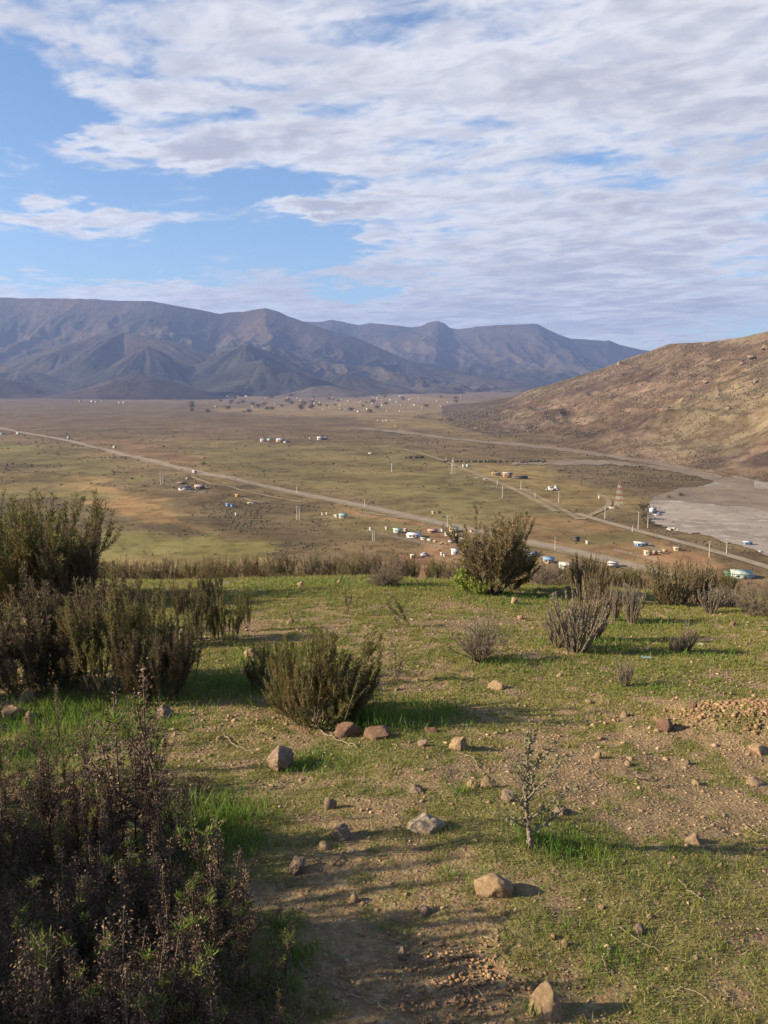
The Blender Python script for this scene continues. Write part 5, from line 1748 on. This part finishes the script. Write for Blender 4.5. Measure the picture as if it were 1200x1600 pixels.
# green roofed hut field
house(536, 809, 14, 5, 'hut with a turquoise roof in the light green field', 'cream', 'green', 'shed', 0.8, 0.1, (0.3,), (-0.4,), 'hut', name='hut')
house(526, 808, 5, 4, 'white box hut touching the left of the turquoise roofed hut', 'white', 'white', 'flat', doors=(), cat='hut', name='hut')
house(523, 807, 3, 3, 'tiny white box left of the white box hut', 'white', 'cream', 'flat', doors=(), cat='hut', name='hut')
house(504, 805, 3.4, 4, 'left one of two tiny white huts west of the turquoise roof', 'white', 'cream', 'flat', doors=(), cat='hut', name='hut')
house(511, 804, 3.4, 3.6, 'right one of two tiny white huts west of the turquoise roof', 'white', 'cream', 'flat', doors=(), cat='hut', name='hut')
house(579, 829, 4, 5, 'small white upright tank hut in the open field left of the compound', 'white', 'white', 'flat', doors=(), cat='hut', name='hut')
heap(576, 830, 6, 2, 'little white heap beside the upright tank hut', 'rock_white')
house(604, 828, 4.5, 5, 'small cream box hut just left of the compound', 'cream', 'white', 'flat', doors=(), cat='hut', name='hut')
# compound beside the road
house(621, 832, 14, 5, 'shed with a pale green roof at the left end of the compound', 'pale_green', 'pale_green', 'shed', 0.8, 0.12, (), (0.3,), 'shed', name='shed')
house(634, 830, 7, 4, 'yellow walled hut behind the pale green roofed shed', 'yellow', 'cream', 'flat', 0.8, doors=(), cat='hut', name='hut')
house(647, 839, 25, 6, 'largest white walled building of the compound with a flat grey roof', 'white', 'tin', 'flat', 0.85, -0.15, (0.5,), (-0.5, 0.0), 'building', name='farm_building')
house(662, 843, 10, 3, 'white box right of the largest white building', 'white', 'cream', 'flat', 0.6, -0.15, doors=(), cat='hut', name='hut')
house(672, 845, 9, 2.5, 'second white box from the largest white building', 'cream', 'white', 'flat', 0.5, -0.2, doors=(), cat='hut', name='hut')
house(680, 847, 6, 2.2, 'last low cream box of the row in front of the compound yard', 'cream', 'tan', 'flat', 0.5, -0.2, doors=(), cat='hut', name='hut')
house(676, 832, 17, 4, 'brick shed with a reddish pink roof at the back of the compound', 'brick', 'pink', 'shed', 0.5, 0, (-0.2,), (0.4,), 'shed', name='shed')
house(691, 832, 4.5, 6, 'narrow white tower like tank in the middle of the compound', 'white', 'white', 'flat', doors=(), cat='tank', name='water_tank')
house(699, 837, 9, 6, 'white hut with a dark opening left of the yellow house', 'white', 'cream', 'flat', 0.8, 0, (0.3,), (), 'hut', name='hut')
house(709, 831, 15, 6, 'yellow house with a pale roof behind the compound', 'yellow', 'cream', 'shed', 0.8, -0.2, (0.2,), (0.6,))
house(716, 839, 10, 5, 'cream hut in front of the yellow house', 'cream', 'cream', 'flat', 0.7, -0.1, (0.5,), (), 'hut', name='hut')
house(724, 848, 15, 7, 'white shed with a rounded bright roof at the right of the compound', 'white', 'white', 'gable', 0.8, -0.35, (), (), 'shed', name='shed')
vehicle(708, 848, 'dark grey pickup parked in the compound yard', 'grey', 4.6, 1.7, 0.3, 'pickup', 'pickup', 'pickup_truck')
house(711, 866, 12, 8, 'white hut with blue grey shading in front of the compound left of the olive bush', 'white', 'tin', 'shed', 0.7, 0.2, (0.1,), (), 'hut', name='hut')
house(645, 872, 9, 6, 'round cornered tan hut on the red soil below the compound', 'tan', 'cream', 'gable', 0.8, 0.1, (-0.4,), (), 'hut', name='hut')
vehicle(664, 869, 'small grey car on the red soil right of the tan hut', 'grey', 4.0, 1.5, 0.15)
house(690, 868, 4, 5, 'white drum like hut on the red soil, left of two', 'white', 'white', 'flat', doors=(), cat='hut', name='hut')
house(694.5, 870, 3.6, 4, 'white drum like hut on the red soil, right of two', 'white', 'cream', 'flat', doors=(), cat='hut', name='hut')
heap(677, 874, 5, 2, 'small yellowish heap on the red soil', 'rock_tan')
heap(704, 877, 7, 2, 'low pale heap on the red soil under the white hut', 'rock_tan')
heap(735, 846, 12, 4, 'pale rubble beside the rounded bright roof', 'rock_white')
heap(690, 850, 18, 2.5, 'line of tan rubble in the compound yard', 'rock_tan')
house(737, 832, 6, 4, 'small yellow tan hut at the far right of the compound', 'yellow', 'tan', 'flat', doors=(), cat='hut', name='hut')
house(727, 829, 5, 5, 'narrow brick hut behind the right end of the compound', 'brick', 'tan', 'flat', doors=(), cat='hut', name='hut')
house(725, 867, 4, 6, 'narrow white hut behind the left edge of the olive bush', 'white', 'white', 'flat', doors=(), cat='hut', name='hut')
house(677, 803, 5, 4, 'small tan box hut in the green plain across the road', 'tan', 'cream', 'flat', 0.9, doors=(), cat='hut', name='hut')
# right of the olive bush
house(818, 864, 12, 5, 'hut with a white roof just right of the olive bush', 'tan', 'white', 'shed', 0.8, -0.2, (0.2,), (), 'hut', name='hut')
vehicle(830, 870, 'white car parked between the white roofed hut and the blue roofed hut', 'white', 4.2, 1.5, 0.4)
vehicle(836, 867, 'blue grey car parked behind the white car', 'blue', 4.2, 1.5, -0.2)
house(857, 879, 18, 7, 'pale walled hut with a bright blue roof beside the road', 'cream', 'sky_blue', 'shed', 0.7, -0.1, (0.1,), (-0.6, 0.6), 'hut', name='hut')
house(886, 888, 28, 7, 'wide shed with a grey brown roof right of the blue roofed hut', 'grey', 'concrete', 'gable', 0.6, -0.15, (-0.3,), (0.3,), 'shed', name='shed')
vehicle(957, 886, 'white van parked at the road edge behind the brown clumps', 'white', 4.6, 2.0, -0.3, 'truck', 'van', 'parked_van')
heap(968, 896, 14, 4, 'white and tan rubble near the parked white van', 'rock_white')
house(901, 846, 10, 8, 'dark panel like shed standing in the brown field', 'dark', 'dark', 'shed', 0.25, 0.1, doors=(), cat='shed', name='shed')
house(918, 850, 5.5, 5, 'small cream box hut right of the dark panel shed', 'cream', 'white', 'flat', doors=(), cat='hut', name='hut')
house(1001, 853, 21, 6, 'blue house with a flat white roof alone in the green field', 'blue', 'white', 'flat', 0.75, -0.12, (0.2,), (-0.5, 0.65))
house(1012, 867, 12, 7, 'cream block hut on the tan earth below the blue house', 'cream', 'yellow', 'flat', 0.8, -0.1, (0.4,), (), 'hut', name='hut')
house(1023, 865, 6, 4, 'brick hut touching the cream block hut', 'brick', 'tan', 'flat', doors=(), cat='hut', name='hut')
house(1031, 865, 6, 3.5, 'small orange tan hut in the middle of the hut row', 'orange', 'tan', 'flat', doors=(), cat='hut', name='hut')
house(1039, 863, 7, 4, 'small brick house at the right of the hut row', 'brick', 'yellow', 'flat', doors=(), cat='hut', name='hut')
house(1058, 860, 11, 5, 'tan hut with a pale roof near the side road', 'tan', 'cream', 'flat', 0.7, -0.1, (0.4,), (), 'hut', name='hut')
house(1157, 902, 30, 8, 'house with a pale green roof at the lower right of the plain', 'pale_green', 'pale_green', 'gable', 0.8, -0.25, (0.3,), (-0.4,), )
house(1138, 900, 12, 6, 'dark green shed attached at the left of the pale green house', 'dark_green', 'dark_green', 'shed', 0.8, -0.2, doors=(), cat='shed', name='shed')
house(1175, 902, 7, 5, 'white annex at the right of the pale green house', 'white', 'tin', 'flat', doors=(), cat='annex', name='annex')
heap(1127, 898, 8, 3, 'red brown junk heap left of the dark green shed', 'rock_red')
# unfinished brick building on the plain
house(793, 746, 17, 9, 'brown brick building with a white roof on the plain', 'brick', 'white', 'flat', 0.6, -0.1, (0.3,), (-0.5,), 'building', name='farm_building')
house(775, 743, 16, 5, 'roofless brick walls left of the white roofed brick building', 'brick', 'tan', 'flat', 0.3, -0.1, (), (-0.6, 0.0, 0.6), 'ruin', name='ruin')
house(812, 748, 28, 5, 'long low dark brick wall right of the white roofed brick building', 'dark', 'brick', 'flat', 0.15, -0.05, doors=(), cat='wall', name='garden_wall')
house(724, 730, 4, 5, 'left one of two white boxes behind the brick building', 'white', 'white', 'flat', doors=(), cat='hut', name='hut')
house(731, 729, 6, 3.5, 'right one of two white boxes behind the brick building', 'grey', 'white', 'flat', doors=(), cat='hut', name='hut')
heap(745, 747, 9, 2, 'white rubble left of the brick building, nearest the track', 'rock_white')
heap(760, 749, 12, 2.5, 'longer white rubble row just left of the roofless walls', 'rock_white')
heap(793, 757, 8, 2.5, 'tan heap in front of the brick building', 'rock_tan')
house(860, 765, 8, 5, 'white ruined hut with rubble, left part of the white ruins', 'white', 'white', 'flat', 0.6, doors=(0.3,), cat='ruin', name='ruin')
house(869, 764, 6, 6, 'taller white ruined hut in the middle of the white ruins', 'white', 'cream', 'flat', 0.6, doors=(), cat='ruin', name='ruin')
heap(864, 766, 22, 3, 'white rubble spread round the white ruins', 'rock_white')
house(936, 779, 2.6, 5, 'narrow white post hut below the lattice tower', 'white', 'white', 'flat', 0.9, doors=(), cat='hut', name='hut')
house(958, 794, 14, 1.4, 'flat pale concrete slab at the foot of the lattice tower', 'concrete', 'cream', 'flat', 0.6, -0.2, doors=(), cat='slab', name='concrete_slab')
heap(783, 779, 6, 1.5, 'small pale heap around the foot of the pole on the green plain', 'rock_tan')
# river bed
vehicle(1020, 802, 'large white truck standing on the edge of the river bed', 'white', 7.5, 3.2, 1.0, 'truck', 'truck', 'truck')
vehicle(1028, 806, 'smaller white pickup beside the large truck on the river bed', 'white', 5.0, 1.8, 0.4, 'pickup', 'pickup', 'pickup_truck')
heap(1052, 828, 24, 4, 'grey pile of stacked slabs on the bank of the river bed', 'rock_white', n=40)
house(1168, 852, 13, 6, 'blue grey container shed on the river bed at the right', 'blue', 'tin', 'flat', 0.5, -0.1, doors=(0.6,), cat='shed', name='shed')
heap(1100, 770, 12, 3, 'dark heap at the head of the wide river bed', 'rock_far')
# vehicles on the road
vehicle(28, 679, 'long white bus on the road at the far left', 'white', 13, 3.4, ROADROT, 'bus', 'bus', 'bus')
vehicle(107, 686, 'white van on the road between the bus and the round bend', 'white', 5.5, 3.0, ROADROT, 'truck', 'van', 'van')
vehicle(179, 701, 'white van alone on the road before the reddish soil', 'white', 5.5, 3.0, ROADROT, 'truck', 'van', 'van')
vehicle(304, 740, 'small white van on the road above the dark roofed shed', 'white', 4.4, 2.4, ROADROT, 'truck', 'van', 'van')
house(3, 679, 8, 3, 'pale turquoise shed at the left border beside the road', 'pale_green', 'green', 'flat', doors=(), cat='shed', name='shed')
house(1188, 864, 4, 3, 'tiny dark hut on the far bank at the right edge', 'dark', 'tin', 'flat', doors=(), cat='hut', name='hut')

# cut earth bank of the dry river, a dark line across the plain
bx_, by_ = [], []
for (xa, ya), (xb, yb) in (((692, 722), (810, 722)), ((812, 723), (850, 722)), ((636, 716), (660, 715))):
    for f in np.linspace(0, 1, 90):
        q = valley_hit(xa + (xb - xa) * f, ya + (yb - ya) * f)
        bx_.append(q.x)
        by_.append(q.y)
bx_, by_ = np.array(bx_) + rng.normal(size=270) * 0.8, np.array(by_) + rng.normal(size=270) * 2.5
V, F = blobs(bx_, by_, valley_z(bx_, by_) + 0.5, 1.2 + 1.3 * rng.random(270), rng, 0.85)
tag(link('earth_bank', make_mesh('earth_bank', V, F, M['scrub'])), kind='stuff')

# group of white houses under the hillside
for i, (px, py, w_, wall, roof) in enumerate([(743, 671, 4, 'white', 'white'), (750, 668, 5, 'white', 'cream'), (757, 671, 3.5, 'cream', 'white'), (775, 670, 7, 'white', 'white'), (786, 672, 5, 'white', 'tin'),
                                              (794, 667, 6, 'white', 'white'), (800, 671, 4, 'cream', 'cream'), (812, 674, 5, 'white', 'pale_green'), (826, 676, 4.5, 'white', 'white'), (829, 673, 4, 'grey', 'white')]):
    house(px, py, w_, 3.2, 'small white house in the group at the foot of the right hillside', wall, roof, 'gable' if i % 2 else 'flat', 0.8, 0.2 * i, doors=(0.2,), group='white houses under the hillside')

# far villages at the foot of the mountains
FAR = [(34, 584), (80, 582), (150, 583), (120, 618), (129, 619), (138, 618), (125, 628), (144, 628), (150, 628.5), (160, 628), (187, 630), (194, 630), (245, 617), (278, 615), (330, 606), (343, 604), (355, 604), (372, 602), (384, 602),
       (350, 613), (358, 612), (367, 611), (439, 615), (337, 636), (395, 636), (415, 623), (492, 631), (505, 641), (545, 628), (565, 628), (590, 622), (582, 631), (540, 640), (560, 644), (500, 630), (470, 626), (450, 622),
       (618, 666), (591, 658), (599, 659), (605, 658), (610, 626), (620, 629), (640, 626), (655, 622), (668, 630), (683, 628), (700, 630), (520, 622), (532, 634), (430, 632), (405, 612), (648, 634), (625, 620), (574, 640), (482, 638)]
rf = random.Random(11)
while len(FAR) < 105:
    FAR.append((min(720, max(325, rf.gauss(520, 110))), rf.uniform(618, 644)))
for i, (px, py) in enumerate(FAR):
    q = valley_hit(px, max(py, 618.5)) if py > 600 else None
    big = i < 56
    if py <= 606 and px > 320 or py < 600:
        # houses on the foot slope of the mountains stand higher
        d_ = pix_dir(px, py)
        Y = 5200.0 if px > 320 else 5000.0
        q = Vector((d_[0] * 4680, 4680, float(valley_z(d_[0] * 4680, 4680))))
    house(px, py, rf.uniform(2.2, 4.2) if big else rf.uniform(1.4, 2.6), rf.uniform(1.6, 2.6), 'tiny pale house in the far villages at the foot of the mountains', rf.choice(['white', 'cream', 'cream', 'tan', 'tan', 'grey']),
          rf.choice(['grey', 'tin', 'cream', 'tan', 'pink']), rf.choice(['flat', 'gable']), 0.9, rf.uniform(-0.5, 0.5), doors=(), group='far village houses', base=q)

# dark trees between the far houses
crown = []
for i in range(3):
    r_ = np.random.default_rng(80 + i)
    cg, tg = Geo(), Geo()
    n_ = 260
    P_ = r_.normal(size=(n_, 3)) * np.array([0.30, 0.30, 0.22]) + np.array([0, 0, 0.62])
    cg.leaves(P_, r_.normal(size=(n_, 3)), 0.16, 0.12, r_, True, 0.1)
    tg.tube(np.array([[0, 0, -0.05], [0.01, 0, 0.3], [0, 0.02, 0.6]]), [0.05, 0.04, 0.02], 5)
    crown.append([('trunk', tg.mesh('trunk', M['bark'])), ('crown', cg.mesh('crown', M['scrub']))])
for i in range(70):
    px, py = min(730, max(300, rf.gauss(470, 120))), rf.uniform(617, 646)
    if i < 8:
        px, py = [(690, 622), (345, 628), (372, 632), (395, 634), (362, 630), (475, 634), (487, 636), (500, 635)][i]
    q = valley_hit(px, max(py, 618))
    hh = rf.uniform(3.0, 6.5) / FPX * q.y
    thing('tree', crown[i % 3], q, rf.uniform(0, 6), (hh * 1.3, hh * 1.3, hh), 'small dark tree between the houses of the far villages', 'tree', 'trees of the far villages')
for i, (px, py, h_, lab) in enumerate([(1005, 800, 11, 'dark bush clump on the river bank left of the white truck, upper one'), (1009, 812, 10, 'dark bush clump on the river bank left of the white truck, middle one'), (1013, 822, 9, 'dark bush clump on the river bank left of the white truck, lowest one'),
                                     (1064, 776, 5, 'dark bush at the head of the river bed'), (1045, 779, 4, 'dark bush left of the one at the head of the river bed'), (687, 803, 4, 'dark bush right of the tan box hut across the road'), (318, 727, 4, 'dark low tree on the red soil above the road')]):
    q = valley_hit(px, py)
    hh = h_ / FPX * q.y * 1.2
    thing('tree', crown[i % 3], q, i, (hh * 1.4, hh * 1.4, hh), lab, 'tree')


# ------------------------------------------------------------------ poles and tower
def pole(px, pb, pt, label, cross=True, mat='concrete', group='utility poles of the plain'):
    q = valley_hit(px, pb)
    d_ = math.sqrt(q.x ** 2 + q.y ** 2 + 76 ** 2)
    H_ = (pb - pt) / FPX * d_ * 1.02
    r0 = 0.00036 * d_
    mg = Geo()
    mg.tube(np.array([[0, 0, -0.3], [0, 0, H_]]), [r0 * 1.25, r0 * 0.8], 7)
    parts = [('mast', mg.mesh('mast', M[mat]))]
    if cross:
        L = H_ * 0.16
        parts.append(('crossarm', box_mesh('crossarm', [((0, 0, H_ * 0.95), (L, 0.16, 0.16))], 'wood')))
        for s in (-0.45, 0, 0.45):
            parts.append(('insulator', box_mesh('insulator', [((s * L, 0, H_ * 0.95 + 0.25), (0.14, 0.14, 0.34))], 'tin')))
    return thing('utility_pole', parts, q, 0.5, 1.0, label, 'pole', group)


for px, pb, pt, lab in [
        (464, 812, 791, 'left pole of the twin poles between the road and the dark scrub'), (468, 812.5, 792, 'right pole of the twin poles between the road and the dark scrub'),
        (251, 757, 738, 'left pole of the twin poles beside the dark roofed shed'), (254.5, 757, 738, 'right pole of the twin poles beside the dark roofed shed'),
        (464, 771, 760, 'thin pole beyond the road above the twin poles'), (570, 793, 780, 'pole at the road above the orange soil strip'), (582, 846, 829, 'left thin pole in the field below the small upright hut'),
        (585, 846, 830, 'right thin pole in the field below the small upright hut'), (699, 824, 805, 'tall pole behind the white tower like tank of the compound'), (612, 737, 724, 'faint pole on the far green plain'),
        (785, 778, 759, 'tall pale pole on the green plain below the brick building'), (777, 758, 750, 'short post in front of the brick building'), (814, 765, 751, 'pole right of the tan heap by the brick building'),
        (836, 778, 769, 'short post beside the track to the river'), (873, 785, 768, 'pole below the white ruins'), (945, 811, 793, 'pole left of the winding track under the tower'),
        (997, 826, 801, 'tall pole beside the dark river bank bushes, left of two'), (1012, 825, 806, 'shorter pole beside the dark river bank bushes, right of two'), (988, 831, 822, 'short post near the bend of the side road'),
        (867, 860, 840, 'pole beside the road left of the dark panel shed'), (1108, 871, 848, 'pole on the side road, left of the two at the lower right'), (1135, 866, 845, 'pole on the side road, right of the two at the lower right'),
        (697, 722, 715, 'short post by the track left of the thin lattice tower')]:
    pole(px, pb, pt, lab, (pb - pt) > 15)


def tower(px, pb, pt, wpx, label, mats):
    q = valley_hit(px, pb)
    d_ = math.sqrt(q.x ** 2 + q.y ** 2 + 76 ** 2)
    H_, W = (pb - pt) / FPX * d_, wpx / FPX * d_ / 2
    n_ = 8
    parts = []
    th = 0.00009 * d_
    lv = [(k / n_, W * (1 - 0.72 * k / n_)) for k in range(n_ + 1)]
    for k in range(n_):
        (t0, w0), (t1, w1) = lv[k], lv[k + 1]
        z0, z1 = t0 * H_, t1 * H_
        sg, bg_ = Geo(), Geo()
        C0 = [np.array([sx * w0, sy * w0, z0]) for sx, sy in ((-1, -1), (1, -1), (1, 1), (-1, 1))]
        C1 = [np.array([sx * w1, sy * w1, z1]) for sx, sy in ((-1, -1), (1, -1), (1, 1), (-1, 1))]
        for a_ in range(4):
            sg.tube(np.array([C0[a_], C1[a_]]), th * 1.5, 4)
            b_ = (a_ + 1) % 4
            for (s_, e_) in ((C0[a_], C1[b_]), (C0[b_], C1[a_]), (C1[a_], C1[b_])):
                sg.tube(np.array([s_, e_]), th, 4)
        parts.append(('lattice_section', sg.mesh('lattice_section', M[mats[k % len(mats)]])))
    ag = Geo()
    ag.tube(np.array([[0, 0, H_], [0, 0, H_ * 1.08]]), th, 4)
    parts.append(('antenna', ag.mesh('antenna', M['tin'])))
    return thing('lattice_tower', parts, q, 0.4, 1.0, label, 'tower')


tower(967, 789, 755, 9, 'red and white steel lattice tower near the river bank', ['white', 'redw'])
tower(708, 741, 716, 6, 'thin grey lattice tower on the plain left of the two white boxes', ['concrete', 'tan'])


# ------------------------------------------------------------------ plot fences on the plain
def fence(p0, p1, n, label):
    a, b_ = valley_hit(*p0), valley_hit(*p1)
    parts = []
    for i in range(n):
        f = i / (n - 1)
        x, y = (b_.x - a.x) * f, (b_.y - a.y) * f
        z = float(valley_z(a.x + x, a.y + y)) - a.z
        parts.append(('post', box_mesh('post', [((x, y, z + 0.65), (0.14, 0.14, 1.7))], 'wood')))
    L = math.hypot(b_.x - a.x, b_.y - a.y)
    for h_ in (0.5, 0.95, 1.35):
        wg = Geo()
        pts = []
        for i in range(n):
            f = i / (n - 1)
            x, y = (b_.x - a.x) * f, (b_.y - a.y) * f
            pts.append((x, y, float(valley_z(a.x + x, a.y + y)) - a.z + h_))
        wg.tube(np.array(pts), 0.02, 3)
        parts.append(('wire', wg.mesh('wire', M['tin'])))
    return thing('fence', parts, a, 0, 1.0, label, 'fence')


fence((590, 835), (690, 858), 16, 'wooden post and wire fence in front of the compound row')
fence((505, 815), (580, 806), 12, 'wooden post and wire fence around the light green field')
fence((960, 862), (1030, 880), 12, 'wooden post and wire fence along the tan earth below the cream hut')
fence((740, 760), (835, 768), 14, 'wooden post and wire fence below the brown brick building')
fence((255, 768), (330, 772), 10, 'wooden post and wire fence in front of the dark roofed shed')
